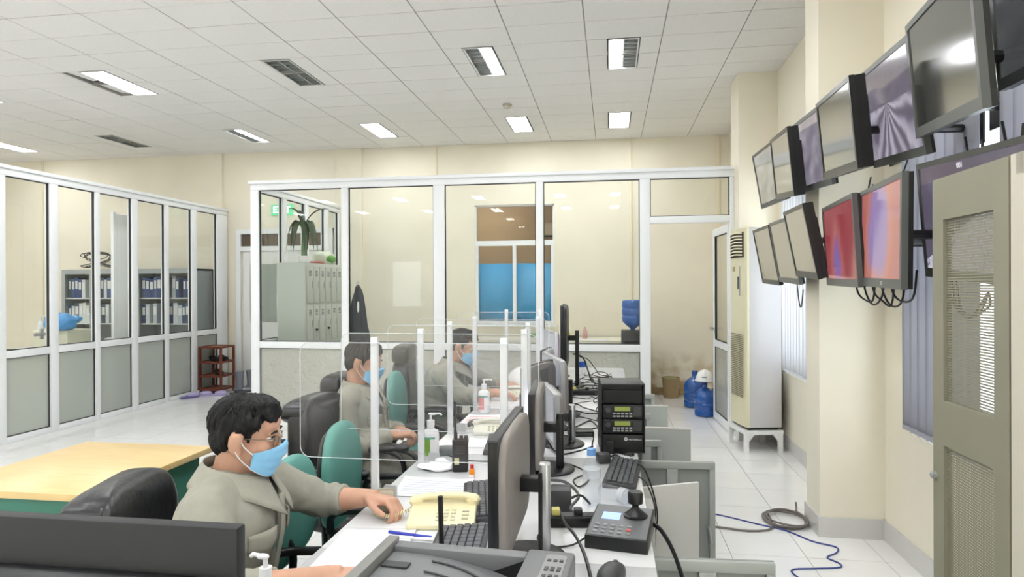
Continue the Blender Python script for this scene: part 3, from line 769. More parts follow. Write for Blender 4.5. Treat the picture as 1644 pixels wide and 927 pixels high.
def green_chair(label, loc, rz, top=.93, loop=False, w=.42):
    t = thing('green_swivel_chair', label, 'chair', loc, rz, 'green fabric swivel chairs')
    star_base(t, .40)
    MB().sq((.03, 0, .44), (.22, w / 2, .042), .5, .55, 28, 12).build('seat', GREENF, t, smooth=True)
    hz = (top - .52) / 2
    def cv(p): return Vector((p.x + .35 * (p.y ** 2) * .6 - .25 * (p.z * p.z), p.y * (1 - .12 * p.z / hz), p.z))
    MB().sq((-.2, 0, .52 + hz), (.04, w / 2, hz), .7, .75, 30, 18, fn=cv).build('backrest', GREENF, t, smooth=True)
    MB().sq((-.235, 0, .52 + hz), (.022, w / 2 - .025, hz - .03), .7, .75, 26, 14, fn=cv).build('back_shell', CH_METAL, t, smooth=True)
    MB().tube(smoothpath([(-.04, 0, .4), (-.2, 0, .4), (-.255, 0, .46), (-.25, 0, .62)], 5), .014, 8).build('back_support', CH_METAL, t, smooth=True)
    for s in (-1, 1):
        y = s * (w / 2 + .02); a = MB()
        if loop: a.tube(smoothpath([(-.12, y, .43), (-.17, y, .55), (-.08, y, .655), (.08, y, .66), (.18, y, .57), (.1, y, .44)], 6), .017, 9)
        else:
            a.tube(smoothpath([(-.17, y, .56), (-.15, y, .63), (.0, y, .645), (.17, y, .64)], 6), .014, 8); a.tube(smoothpath([(-.15, y, .54), (.02, y, .545), (.18, y, .54)], 5), .011, 8); a.tube([(.1, y, .43), (.13, y, .54), (.16, y, .64)], .012, 8); a.tube([(-.16, y, .43), (-.165, y, .6)], .012, 8)
        a.build('armrest', CH_METAL, t, smooth=True)
    return t
exec_chair('black leather chair behind the masked man in glasses', (-1.13, 1.70, 0), rad(14), top=.905, head=False, w=.42)
green_chair('green chair nearest the camera, beyond the masked man in glasses', (-.875, 2.05, 0), rad(4), top=.87, w=.38)
exec_chair('empty black leather chair behind the middle green chair', (-1.10, 2.79, 0), rad(-4), top=.95, w=.42, head=False)
green_chair('middle green chair with black arms, seen through the nearest divider', (-.85, 2.41, 0), rad(4), top=.915, w=.38)
exec_chair('black leather chair with a headrest under the second seated man', (-1.15, 3.21, 0), rad(0), top=.985, w=.44)
green_chair('farthest green chair with round loop armrests', (-1.08, 3.74, 0), rad(6), top=.94, loop=True, w=.40)
exec_chair('black leather chair behind the farthest seated man', (-1.12, 4.22, 0), rad(6), top=1.05, w=.54)

# ================================================================== LEFT TABLE
t = thing('wooden_table', 'table with a pale wood top and green side panels at left', 'table', (-2.04, 2.255, 0))
MB().bb(-.32, .31, -.34, .34, .725, .75).build('table_top', WOOD, t, bevel=.003)
MB().bb(-.29, .26, -.31, -.29, .02, .7245).build('front_panel', GREENP, t); MB().bb(.24, .26, -.288, .31, 0, .7245).build('side_panel', GREENP, t); MB().bb(-.29, -.27, -.288, .31, 0, .7245).build('side_panel', GREENP, t)

# ================================================================== ELECTRONICS ON THE DESK
KEYD = mat('keyboard_base', (52, 53, 55), .5); KEYC = mat('key_cap', (78, 79, 82), .45)
def keyboard(label, loc, rz, L=.42, Wd=.145, base=KEYD, cap=KEYC, cols=15, rows=6):
    t = thing('keyboard', label, 'keyboard', loc, rz, 'keyboards on the desk row')
    MB().prism([(-Wd / 2, 0), (Wd / 2, 0), (Wd / 2, .022), (-Wd / 2, .012)], -L / 2, L / 2, 'X').build('keyboard_body', base, t, bevel=.003)
    kw, kd = (L - .02) / cols, (Wd - .02) / rows
    me = MB().box((0, 0, 0), (kw - .003, kd - .003, .008)).mesh('key', cap, bevel=.0015, seg=1)
    for r in range(rows):
        c = 0
        while c < cols:
            if r == 0 and 4 <= c < 9:
                if c == 4: MB().box((0, 0, 0), (kw * 5 - .003, kd - .003, .008)).build('key', cap, t).location = (-L / 2 + .01 + kw * 6.5, -Wd / 2 + .01 + kd * .5, .0165)
                c += 1; continue
            link_copy('key', me, t, (-L / 2 + .01 + kw * (c + .5), -Wd / 2 + .01 + kd * (r + .5), .0165 + r * .0016)); c += 1
    return t
keyboard('black keyboard beside the nearest monitor', (-.40, 2.03, DZ), rad(-78), L=.36)
keyboard('numeric end of a black keyboard just past the printer', (-.40, 1.66, DZ), rad(-84), L=.26, cols=9)
keyboard('dark grey keyboard lying on the right desk edge by the water bottle', (.045, 2.40, DZ), rad(84), L=.34, Wd=.115, cols=12, rows=5)
keyboard('dark keyboard beside the second telephone', (-.47, 2.78, DZ), rad(-84), L=.34)
def mouse(label, loc, rz, mtl):
    t = thing('computer_mouse', label, 'mouse', loc, rz)
    MB().sq((0, 0, .012), (.052, .03, .024), .8, .85, 24, 12, fn=lambda p: Vector((p.x, p.y, max(p.z, -.012)))).build('shell', mtl, t, smooth=True)
    MB().cone((.03, -.004, .031), (.03, .004, .031), .006, n=12).build('scroll_wheel', DGREY, t)
mouse('dark grey mouse beside the upright walkie-talkie', (-.68, 2.60, DZ), rad(15), mat('mouse_grey', (96, 104, 104), .35))
mouse('black mouse at the bottom picture edge below the joystick controller', (.0, 1.535, DZ), rad(70), DGREY)
mouse('dark mouse beside the second telephone', (-.66, 3.14, DZ), rad(40), DGREY)

def phone(label, loc, rz, body, k=1.):
    t = thing('desk_telephone', label, 'telephone', loc, rz); t.scale = (1, 1, .8)
    MB().prism([(-.085 * k, 0), (.085 * k, 0), (.085 * k, .05 * k), (.06 * k, .058 * k), (-.085 * k, .022 * k)], -.1 * k, .1 * k, 'X').build('base', body, t, bevel=.006)
    sl = math.atan2(.036, .145)
    def top(x, y): return Vector((x * k, y * k, (.022 + (y + .085) * .248) * k))
    me = MB().box((0, 0, 0), (.014 * k, .011 * k, .006 * k)).mesh('key', mat('phone_key', (206, 200, 172), .4), bevel=.0015, seg=1)
    for r in range(4):
        for c in range(3):
            p = top(-.01 + c * .022, -.06 + r * .018); o = link_copy('key', me, t, p + Vector((0, 0, .002))); o.rotation_euler = (sl, 0, 0)
    me2 = MB().box((0, 0, 0), (.02 * k, .007 * k, .005 * k)).mesh('memory_key', mat('phone_key2', (190, 186, 164), .4))
    for r in range(3): o = link_copy('memory_key', me2, t, top(.07, -.055 + r * .02) + Vector((0, 0, .002))); o.rotation_euler = (sl, 0, 0)
    h = MB(); pts = smoothpath([(-.098 * k, .042 * k, .055 * k), (-.07 * k, .042 * k, .07 * k), (0, .042 * k, .078 * k), (.07 * k, .042 * k, .075 * k), (.098 * k, .042 * k, .06 * k)], 5)
    h.tube(pts, [.018 * k if i < 4 or i > len(pts) - 5 else .0135 * k for i in range(len(pts))], 12)
    hs = h.build('handset', body, t, smooth=True)
    MB().cone((-.088 * k, .042 * k, .062 * k), (-.084 * k, .042 * k, .042 * k), .024 * k, .022 * k, 16).build('mouthpiece', body, hs, smooth=True)
    MB().cone((.088 * k, .042 * k, .066 * k), (.086 * k, .042 * k, .048 * k), .024 * k, .022 * k, 16).build('earpiece', body, hs, smooth=True)
    cpts = []
    for i in range(150):
        u = i / 149; a = u * 2 * pi * 17
        cpts.append(Vector((-.105 * k - .115 * k * u, .03 * k - .05 * k * sin(u * 3), .02 * k + .03 * k * (1 - u) * .3)) + Vector((0, cos(a) * .007, sin(a) * .007)))
    MB().tube(cpts, .0018, 5).build('coiled_cord', body, t, smooth=True)
phone('cream push-button telephone beside the masked man\'s hand', (-.495, 1.86, DZ), rad(8), CREAM, .98)
phone('off-white telephone behind the walkie-talkie', (-.565, 3.02, DZ), rad(8), CREAMW, .85)
phone('farthest off-white telephone, by the third seated man', (-.60, 4.02, DZ), rad(8), CREAMW, .9)

def walkie(label, loc, rz, k=1., tall=.15):
    t = thing('walkie_talkie', label, 'walkie-talkie', loc, rz, None)
    MB().prism([(-.029 * k, 0), (.029 * k, 0), (.031 * k, .03 * k), (.03 * k, .1 * k), (.033 * k, .125 * k), (-.031 * k, .125 * k), (-.03 * k, .1 * k), (-.031 * k, .03 * k)], -.017 * k, .017 * k, 'Y').build('radio_body', BLACK, t, bevel=.005)
    MB().tube([(-.018 * k, 0, .12 * k), (-.018 * k, 0, .145 * k), (-.019 * k, 0, .16 * k), (-.021 * k, 0, .125 * k + tall)], [.008 * k, .0075 * k, .005 * k, .0045 * k], 10).build('antenna', BLACK, t, smooth=True)
    for x in (.004, .022): MB().cone((x * k, 0, .124 * k), (x * k, 0, .138 * k), .0075 * k, n=12).build('knob', DGREY, t)
    sg = MB()
    for i in range(5): sg.bb(-.018 * k, .018 * k, -.0185 * k, -.0165 * k, (.07 + i * .007) * k, (.073 + i * .007) * k)
    sg.build('speaker_grille', DGREY, t)
    MB().bb(-.022 * k, -.004 * k, -.0185 * k, -.0168 * k, .03 * k, .055 * k).build('sticker', mat('sticker_yellow', (196, 190, 140), .5), t)
walkie('black walkie-talkie standing by the tissue, with a long antenna', (-.562, 2.365, DZ), rad(10), .98, .14)
walkie('black walkie-talkie behind the printer, only its antenna showing', (-.302, 1.2, DZ), rad(0), 1.1, .155)
walkie('black walkie-talkie leaning near the white helmet on the desk', (-.455, 3.42, DZ), rad(20), .95, .14)

def pump(label, loc, rz, k=1., lab=None, lrgb=(120, 170, 40), h=.12):
    t = thing('pump_bottle', label, 'pump bottle', loc, rz)
    MB().lathe([(.028 * k, 0), (.031 * k, .004), (.031 * k, h * .82), (.027 * k, h * .93), (.013 * k, h), (.013 * k, h + .008)], n=24).build('bottle', WHITE, t, smooth=True)
    MB().cone((0, 0, h + .008), (0, 0, h + .03 * k), .0145 * k, n=18).build('collar', WHITE, t, smooth=True)
    p = MB(); p.cone((0, 0, h + .03 * k), (0, 0, h + .05 * k), .005, n=10); p.sq((.006, 0, h + .054 * k), (.016 * k, .008, .005), .7, .8, 14, 6); p.tube([(.01, 0, h + .055 * k), (.036 * k, 0, h + .056 * k), (.042 * k, 0, h + .05 * k)], .0042, 8)
    p.build('pump_head', WHITE, t, smooth=True)
    if lab:
        l = MB(); l.grid(lambda u, v: Vector((.0316 * k * cos(rad(-150 + 70 * u)), .0316 * k * sin(rad(-150 + 70 * u)), h * (.16 + .56 * v))), 8, 1); lo = l.build('label_print', mat('label_' + lab, lrgb, .5), t, smooth=True)
        l = MB(); l.grid(lambda u, v: Vector((.0319 * k * cos(rad(-145 + 100 * u)), .0319 * k * sin(rad(-145 + 100 * u)), h * (.70 + .06 * v))), 8, 1); l.build('label_band', mat('label_teal', (80, 160, 140), .5), t, smooth=True)
pump('white pump bottle with a green label on the desk edge', (-.72, 2.515, DZ), rad(0), 1.08, 'green', h=.125)
pump('white pump bottle with a pink label farther down the desk', (-.695, 3.50, DZ), rad(0), 1.05, 'pink', (226, 150, 150), h=.125)
pump('white pump bottle at the bottom picture edge beside the masked man', (-.688, 1.20, DZ), rad(170), .85, h=.108)
t = thing('small_bottle', 'tiny bottle of orange liquid with a red cap', 'bottle', (-.50, 2.285, DZ))
MB().lathe([(.009, 0), (.010, .002), (.010, .03), (.006, .036)], n=16).build('glass_body', mat('orange_liquid', (236, 140, 30), .15), t, smooth=True)
MB().cone((0, 0, .036), (0, 0, .05), .0065, n=14).build('cap', mat('red_cap', (196, 40, 36), .4), t)
MB().bb(-.0098, .0098, -.0103, -.009, .004, .014).build('label_print', PAPER, t)
def sheet(name, label, pts, z, mtl, cat='paper', lines=0, lm=None):
    t = thing(name, label, cat, (sum(p[0] for p in pts) / 4, sum(p[1] for p in pts) / 4, z))
    A = [Vector((*p, 0)) for p in pts]
    def fn(u, v):
        p = A[0] * (1 - u) * (1 - v) + A[1] * u * (1 - v) + A[2] * u * v + A[3] * (1 - u) * v
        return Vector((p.x, p.y, z + .0012 + .0025 * max(0, noise.noise(p * 6)) + .004 * (abs(u - .5) * 2) ** 4 * v))
    b = MB(); b.grid(fn, 10, 10); o = b.build('sheet', mtl, t, smooth=True, world=True)
    s = o.modifiers.new('t', 'SOLIDIFY'); s.thickness = .0006
    for i in range(lines):
        v0 = .1 + .8 * i / lines; b = MB(); b.grid(lambda u, v: fn(.08 + .84 * u, v0 + v * .25 / lines) + Vector((0, 0, .0007)), 6, 1); b.build('printed_line', lm, t, world=True)
    return t
INK = mat('ink_grey', (190, 196, 206), .7); RED = mat('ink_red', (226, 150, 146), .7)
sheet('paper_sheet', 'large white paper sheet on the desk behind the cream telephone', [(-.722, 2.05), (-.485, 2.05), (-.485, 2.27), (-.745, 2.265)], DZ, PAPER, lines=7, lm=INK)
sheet('paper_sheet', 'white paper under the masked man\'s forearm', [(-.74, 1.45), (-.52, 1.45), (-.55, 1.78), (-.755, 1.76)], DZ, PAPER)
sheet('paper_form', 'paper form with red printing on the desk beyond the walkie-talkie', [(-.76, 3.19), (-.56, 3.24), (-.58, 3.44), (-.76, 3.40)], DZ, PAPER, lines=5, lm=RED)
sheet('paper_sheet', 'blank white paper under the off-white telephone', [(-.64, 2.72), (-.49, 2.72), (-.49, 2.88), (-.64, 2.88)], DZ, PAPER)
sheet('note_pad', 'white pad lying behind the dark grey keyboard near the radio rack', [(-.0, 2.60), (.075, 2.60), (.075, 2.685), (-.0, 2.685)], DZ, PAPER)
t = thing('tissue', 'crumpled white tissue at the foot of the walkie-talkie', 'tissue', (-.66, 2.375, DZ))
MB().sq((0, 0, .012), (.075, .045, .03), 1.2, 1.1, 26, 12, fn=lambda p: Vector((p.x, p.y, max(-.011, p.z * (.6 + .9 * noise.noise(p * 30)) * (1.6 if p.x > .0 else .6)))) + .008 * noise.noise_vector(p * 40) * (1 if p.z > 0 else 0)).build('tissue_fold', PAPER, t)
PENB = mat('pen_blue', (50, 60, 170), .3)
for lb, a, b_, m_ in (('blue pen lying on the desk by the cream telephone', (-.62, 1.735), (-.49, 1.712), PENB), ('clear pen with a white barrel near the blue pen', (-.60, 1.70), (-.46, 1.70), WHITE)):
    t = thing('pen', lb, 'pen', (a[0], a[1], DZ)); MB().tube([(a[0], a[1], DZ + .006), (b_[0], b_[1], DZ + .006)], .0045, 8).build('barrel', m_, t, smooth=True, world=True)
    MB().tube([(b_[0], b_[1], DZ + .006), (b_[0] + .015, b_[1] - .002, DZ + .006)], .0025, 8).build('tip', SILVER, t, world=True)
t = thing('mobile_phone', 'small pale mobile phone leaning upright at the desk edge', 'mobile phone', (-.688, 1.90, DZ), rad(12))
MB().prism(rounded_rect(-.028, .028, 0, .075, .008), -.005, .005, 'Y').build('phone_body', mat('phone_metal', (160, 158, 140), .35), t, bevel=.001)
MB().prism(rounded_rect(-.024, .024, .006, .069, .005), -.006, -.005, 'Y').build('phone_back', mat('phone_pale', (206, 202, 184), .3), t)

# radio rack
t = thing('radio_rack', 'black rack holding two radio base stations on the desk edge', 'radio rack', (.042, 2.80, DZ), rad(5))
w, dp, h = .092, .09, .29
c = MB(); c.bb(-w, -w + .006, -dp, dp, 0, h); c.bb(w - .006, w, -dp, dp, 0, h); c.bb(-w, w, -dp, dp, h - .006, h); c.bb(-w, w, -dp, dp, 0, .006); c.bb(-w, w, dp - .006, dp, 0, h); c.build('case', mat('rack_case', (46, 47, 49), .45), t, bevel=.002)
MB().bb(-w + .007, w - .007, -dp + .03, dp - .01, .007, h - .007).build('inner_block', BLACK, t)
MB().bb(-w + .012, w - .012, -dp + .005, -dp + .03, .215, .262).build('shelf_slot', mat('slot_black', (6, 6, 7), .5), t)
LCD = mat('lcd_green', (120, 130, 60), .35, emit=(120, 130, 60), estr=.3); KEYL = mat('radio_key', (170, 174, 172), .4)
for zz in (.145, .085):
    r = MB().bb(-w + .01, w - .01, -dp - .006, -dp + .03, zz, zz + .058).build('radio_unit', BLACK, t, bevel=.003)
    MB().bb(-.035, .03, -dp - .0075, -dp - .005, zz + .032, zz + .05).build('display', LCD, r)
    for k in range(5):
        for q in range(2): MB().bb(-.042 + k * .017, -.03 + k * .017, -dp - .009, -dp - .005, zz + .008 + q * .011, zz + .014 + q * .011).build('button', KEYL, r)
    MB().lathe([(.012, 0), (.011, .012)], n=16, M=Matrix.Translation((-.062, -dp - .005, zz + .038)) @ Matrix.Rotation(pi / 2, 4, 'X')).build('volume_knob', DGREY, r)
    MB().prism(rounded_rect(.042, .076, zz + .01, zz + .05, .006), -dp - .0085, -dp - .005, 'Y').build('speaker_grille', DGREY, r)
MB().bb(-w + .008, w - .008, -dp - .003, -dp + .03, .008, .078).build('lower_panel', BLACK, t, bevel=.002)
em = MB(); em.tube([Vector((.012 + .006 * cos(2 * pi * k / 18), -dp - .0035, .06 + .006 * sin(2 * pi * k / 18))) for k in range(18)], .0012, 5, closed=True); em.tube([(.0085, -dp - .0035, .0575), (.0105, -dp - .0035, .063), (.012, -dp - .0035, .059), (.0135, -dp - .0035, .063), (.0155, -dp - .0035, .0575)], .0009, 5); em.build('emblem', PAPER, t)
text('MOTOROLA', .0095, Matrix.Translation((.05, -dp - .0036, .058)) @ Matrix.Rotation(pi / 2, 4, 'X'), PAPER, t)
# microphone on its coiled cord in front of the rack
t = thing('hand_microphone', 'black hand microphone hanging on its coiled cord before the radio rack', 'microphone', (-.005, 2.68, DZ))
MB().prism([(-.014, .0), (.014, 0), (.018, .04), (.016, .06), (-.016, .06), (-.018, .04)], -.008, .008, 'Y').build('mic_body', BLACK, t, bevel=.003)
cp = [Vector((.01 + .09 * (i / 119), -.005 + .02 * sin(i / 20), .009)) + Vector((0, cos(i / 119 * 2 * pi * 14) * .006, sin(i / 119 * 2 * pi * 14) * .006)) for i in range(120)]
MB().tube(cp, .0017, 5).build('coiled_cord', BLACK, t, smooth=True)
# joystick controller
t = thing('joystick_controller', 'black camera control keyboard with a joystick and lit blue display', 'controller', (.027, 1.80, DZ), rad(-9))
MB().prism([(-.1, 0), (.1, 0), (.1, .052), (.095, .056), (-.1, .036)], -.083, .083, 'X').build('housing', BLACK, t, bevel=.003)
sl = math.atan2(.02, .195)
def ct(x, y): return Vector((x, y, .036 + (y + .1) * .1026 + .0006))
tp = MB(); tp.grid(lambda u, v: ct(-.078 + .156 * u, -.094 + .186 * v), 1, 1); tp.build('top_plate', mat('controller_plate', (108, 110, 112), .4), t)
dsp = MB(); dsp.grid(lambda u, v: ct(-.055 + .05 * u, .0 + .045 * v) + Vector((0, 0, .0008)), 1, 1); dsp.build('display', emis('lcd_blue', (150, 170, 245), 1.2), t)
bm_ = MB().box((0, 0, 0), (.012, .008, .004)).mesh('button', mat('ctl_button', (150, 152, 155), .4), bevel=.001, seg=1)
for r in range(3):
    for c in range(5):
        o = link_copy('button', bm_, t, ct(-.06 + c * .022, -.075 + r * .02) + Vector((0, 0, .001))); o.rotation_euler = (sl, 0, 0)
        if (r, c) == (1, 4): o.data = MB().box((0, 0, 0), (.012, .008, .004)).mesh('button', mat('ctl_red', (214, 90, 80), .4))
j = ct(.035, .04)
MB().lathe([(.034, 0), (.034, .003), (.03, .005)], c=j, n=24).build('joystick_ring', BLACK, t, smooth=True)
MB().lathe([(.03, .004), (.022, .012), (.012, .02), (.009, .028), (.012, .032), (.021, .036), (.022, .062), (.018, .068)], c=j, n=20).build('joystick', BLACK, t, smooth=True)
# plastic bottles
PET = glass('clear_plastic', (.93, .95, .97), 1.35, .05); PETB = mat('bottle_blue_cap', (110, 160, 220), .4)
def petbottle(label, loc, M=None):
    t = thing('water_bottle', label, 'bottle', loc)
    pf = [(.024, 0), (.029, .004), (.0285, .03), (.0265, .034), (.0285, .038), (.0285, .075), (.0265, .08), (.0285, .085), (.0285, .11), (.025, .13), (.014, .15), (.0125, .158), (.0125, .162)]
    MB().lathe(pf, n=24, M=M).build('bottle', PET, t, smooth=True)
    MB().lathe([(.0145, .158), (.0145, .178), (.013, .179)], n=20, M=M).build('cap', PETB, t, smooth=True)
    MB().lathe([(.0292, .088), (.0292, .116)], n=24, M=M).build('label_print', glass('label_film', (.9, .92, .95), 1.4, .35), t, smooth=True)
petbottle('clear water bottle standing by the dark grey keyboard', (-.061, 2.06, DZ))
petbottle('empty clear bottle lying on its side behind the joystick controller', (-.03, 2.12, DZ + .03), Matrix.Rotation(rad(-38), 4, 'Z') @ Matrix.Rotation(pi / 2, 4, 'Y') @ Matrix.Scale(.85, 4))
# power strips and adapters
def strip(label, p, rz, L, n):
    t = thing('power_strip', label, 'power strip', p, rz)
    MB().bb(-L / 2, L / 2, -.025, .025, 0, .03).build('strip_body', BLACK, t, bevel=.004)
    for k in range(n):
        x = -L / 2 + .04 + k * (L - .06) / n; s = MB().bb(x - .016, x + .016, -.018, .018, .03, .032).build('socket', DGREY, t)
        if k % 2 == 0: MB().bb(x - .012, x + .012, -.014, .014, .032, .05).build('plug', mat('plug_yellow', (216, 206, 120), .5) if k == 0 else BLACK, s, bevel=.003)
strip('black power strip in front of the nearest monitor stand', (-.105, 1.875, DZ), rad(8), .19, 4)
strip('black power strip at the far end of the desks among tangled cables', (-.14, 4.15, DZ), rad(4), .26, 5)
t = thing('network_switch', 'flat black box lying among the cables behind the radio rack', 'network switch', (-.14, 3.02, DZ), rad(8))
MB().bb(-.06, .06, -.04, .04, 0, .025).build('case', BLACK, t, bevel=.003); MB().bb(-.05, .05, -.0415, -.039, .006, .018).build('port_row', DGREY, t)
def adapter(label, p, rz, d):
    t = thing('power_adapter', label, 'adapter', p, rz); MB().bb(-d[0] / 2, d[0] / 2, -d[1] / 2, d[1] / 2, 0, d[2]).build('adapter_body', DGREY, t, bevel=.006); MB().tube(smoothpath([(d[0] / 2 - .004, 0, d[2] * .5), (d[0] / 2 + .03, .01, d[2] * .6), (d[0] / 2 + .06, .04, .006)], 5), .004, 6).build('cord', BLACK, t, smooth=True)
adapter('dark cube adapter beside the nearest monitor stand', (-.155, 2.0, DZ), rad(5), (.065, .07, .07))
adapter('small dark adapter box below the radio rack', (-.03, 2.56, DZ), rad(20), (.05, .05, .038))
# printer in the foreground
t = thing('laser_printer', 'grey laser printer top at the bottom of the picture', 'printer', (-.255, .93, DZ), rad(-4))
PG = mat('printer_grey', (112, 113, 115), .4); PGD = mat('printer_dark', (52, 53, 55), .45)
MB().bb(-.19, .185, -.2, .16, 0, .2).build('body', PG, t, bevel=.01)
MB().bb(.105, .185, -.2, .163, .2, .25).build('control_side', PG, t, bevel=.006)
MB().bb(-.13, .105, .135, .163, .2, .245).build('rear_ridge', PG, t, bevel=.004)
MB().prism([(-.19, .2), (-.13, .2), (-.13, .252), (-.15, .252)], -.2, .163, 'Y').build('side_slope', mat('printer_slope', (128, 127, 124), .4), t, bevel=.002)
MB().grid(lambda u, v: Vector((-.128 + .232 * u, -.2 + .333 * v, .236 - .036 * (u ** 2.5))), 16, 4).build('output_tray', PG, t, smooth=True)
for k in range(4):
    yy = .11 - k * .04
    MB().tube([Vector((-.05 + .14 * u / 10, yy - .05 * (u / 10) ** 2.2, .238 - .036 * ((.078 + .14 * u / 10) / .232) ** 2.5)) for u in range(11)], .0018, 5).build('tray_rib', PGD, t, smooth=True)
MB().bb(-.125, -.08, .07, .09, .2365, .239).build('tray_slot', PGD, t)
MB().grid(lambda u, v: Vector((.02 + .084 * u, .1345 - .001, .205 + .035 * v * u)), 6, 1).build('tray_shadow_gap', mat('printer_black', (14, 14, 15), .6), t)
MB().prism(rounded_rect(.14, .175, -.12, .14, .006), .25, .2515, 'Z').build('control_panel', mat('printer_panel', (134, 134, 134), .4), t)
for r in range(8):
    for c in range(3):
        if r == 3 and c > 1: continue
        MB().bb(.145 + c * .01, .151 + c * .01, .12 - r * .028 - (.014 if r % 2 else .007), .12 - r * .028, .2515, .2528).build('button', PGD, t)

# ================================================================== HELMET ON DESK, FAR DESK ITEMS
HELM = mat('helmet_white', (242, 242, 240), .25)
def helmet(label, loc, rz, k=1.):
    t = thing('safety_helmet', label, 'helmet', loc, rz)
    MB().sq((0, 0, 0), (.14 * k, .115 * k, .135 * k), 1, 1, 28, 16, fn=lambda p: Vector((p.x, p.y, max(p.z, 0)))).build('shell', HELM, t, smooth=True)
    MB().lathe([(.115 * k, -.006), (.15 * k, -.008), (.15 * k, -.002), (.12 * k, .006)], n=28, M=Matrix.Scale(.86, 4, (0, 1, 0))).build('brim', HELM, t, smooth=True)
    MB().tube([Vector((.142 * k * cos(a), 0, .137 * k * sin(a))) for a in [rad(20 + 14 * i) for i in range(11)]], .006 * k, 6).build('ridge', HELM, t, smooth=True)
    MB().lathe([(.117 * k, -.018), (.117 * k, -.004)], n=24, M=Matrix.Scale(.84, 4, (0, 1, 0))).build('headband', BLACK, t)
    return t
h1 = helmet('white safety helmet lying among the desk phones with green lettering', (-.60, 4.36, DZ + .02), rad(-60), .95)
MB().grid(lambda u, v: Vector((.134 * .93 * cos(rad(-20 + 40 * u)) * 1.035, .11 * .95 * sin(rad(-20 + 40 * u)) * 1.05, .035 + .03 * v)), 6, 1).build('label_print', mat('label_darkgreen', (70, 130, 100), .5), h1)
t = thing('blue_cap_jar', 'white jar with a blue cap at the far right of the desks', 'jar', (-.225, 5.12, DZ))
MB().lathe([(.035, 0), (.036, .004), (.036, .055), (.03, .062)], n=20).build('jar_body', WHITE, t, smooth=True); MB().cone((0, 0, .062), (0, 0, .1), .036, n=20).build('cap', mat('cap_blue', (40, 90, 180), .4), t)
# ================================================================== CABLES
def cable(label, pts, r=.0035, mtl=BLACK, group='black cables tangled on the desks', k=5, cat='cable'):
    o = MB().tube(smoothpath(pts, k), r, 6).build('cable', mtl, smooth=True); return tag(o, label, cat, group)
zc = DZ + .005
ran = random.Random(3)
TANGLE = 'thin black cable in the tangle behind the monitors'
for i in range(16):
    y0 = 2.75 + i * .15; x0 = -.28 + ran.uniform(0, .08); pts = []
    for j in range(6):
        pts.append((min(.07, x0 + j * .05 + ran.uniform(-.04, .04)), y0 + ran.uniform(-.12, .12), zc + ran.uniform(0, .012)))
    if 2.62 < y0 < 3.0: pts = [(min(p[0], -.08), p[1], p[2]) for p in pts]
    cable(TANGLE, pts, ran.choice((.002, .003, .0035)))
for i in range(7):
    cx, cy = -.1 + ran.uniform(-.08, .1), 3.3 + i * .27; rr = ran.uniform(.03, .055)
    cable(TANGLE, [(cx + rr * cos(a) * 1.4, cy + rr * sin(a), zc + .006 + .03 * max(0, sin(a * 1.0))) for a in [i2 * .9 for i2 in range(9)]], .0028)
cable('thick black cable arching from the far screen down to the desk', [(-.27, 4.75, .95), (-.2, 4.7, .93), (-.16, 4.65, .84), (-.13, 4.6, .77), (-.06, 4.55, zc)], .005, group=None)
cable('black cable looping from the far desk end toward the radio rack', [(-.25, 5.3, .87), (-.18, 5.2, .86), (-.12, 5.1, .80), (-.08, 5.0, .765), (.0, 4.8, .78), (.04, 4.6, zc)], .004, group=None)
cable('thick black cable sweeping from the monitor post to the bottom picture edge', [(-.16, 1.95, .775), (-.13, 1.80, .785), (-.09, 1.66, .80), (-.06, 1.55, .79), (-.04, 1.46, .757), (-.03, 1.38, .757)], .0045, group=None)
cable('grey cable bundle curving between the monitor posts and the power strip', [(-.22, 2.2, .78), (-.15, 2.12, .80), (-.10, 2.02, .79), (-.12, 1.93, .775), (-.05, 1.92, zc), (.0, 1.96, zc)], .005, DGREY, None)
cable('black cable looping in front of the water bottle', [(-.16, 2.5, zc), (-.1, 2.42, zc), (-.08, 2.3, zc), (-.11, 2.22, zc), (-.13, 2.26, zc + .01), (-.1, 2.36, zc)], .003, group=None)
cable('black cable from the right keyboard falling over the desk edge', [(.1, 2.5, .765), (.125, 2.47, .755), (.15, 2.4, .70), (.165, 2.36, .62), (.15, 2.34, .56), (.12, 2.35, .60)], .003, group=None)
cable('second black cable hanging over the desk edge by the fan grille', [(.1, 2.36, .757), (.125, 2.30, .75), (.15, 2.24, .68), (.135, 2.2, .6), (.12, 2.2, .5)], .0025, group=None)
cable('thick black cable leaving the joystick controller for the floor', [(.10, 1.86, .775), (.135, 1.82, .77), (.17, 1.76, .72), (.195, 1.72, .62), (.20, 1.70, .45), (.2, 1.68, .15), (.22, 1.66, .01)], .006, group=None)
cable('pair of black cables leaving the printer toward the right desk edge', [(-.065, 1.12, .80), (-.03, 1.25, .785), (.02, 1.33, .765), (.07, 1.38, zc)], .0055, group=None)
cable('thin black cable beside the printer near the black mouse', [(-.065, 1.05, .78), (-.02, 1.2, .765), (.03, 1.28, zc), (.06, 1.27, zc)], .003, group=None)
cable('thin black wire lying on the desk from the joystick controller to the power strip', [(-.05, 1.78, .77), (-.1, 1.72, zc), (-.16, 1.70, zc), (-.2, 1.75, zc), (-.19, 1.82, zc)], .0025, group=None)
cable('thin black cable crossing the desk behind the orange bottle', [(-.66, 2.56, zc), (-.56, 2.50, zc), (-.46, 2.50, zc), (-.38, 2.52, zc)], .0025, group=None)
cable('black loop of cable on the floor past the open cabinet door', [(.47, 3.0, .02), (.52, 3.05, .04), (.53, 3.2, .02), (.47, 3.35, .01), (.38, 3.4, .01)], .008, group=None)
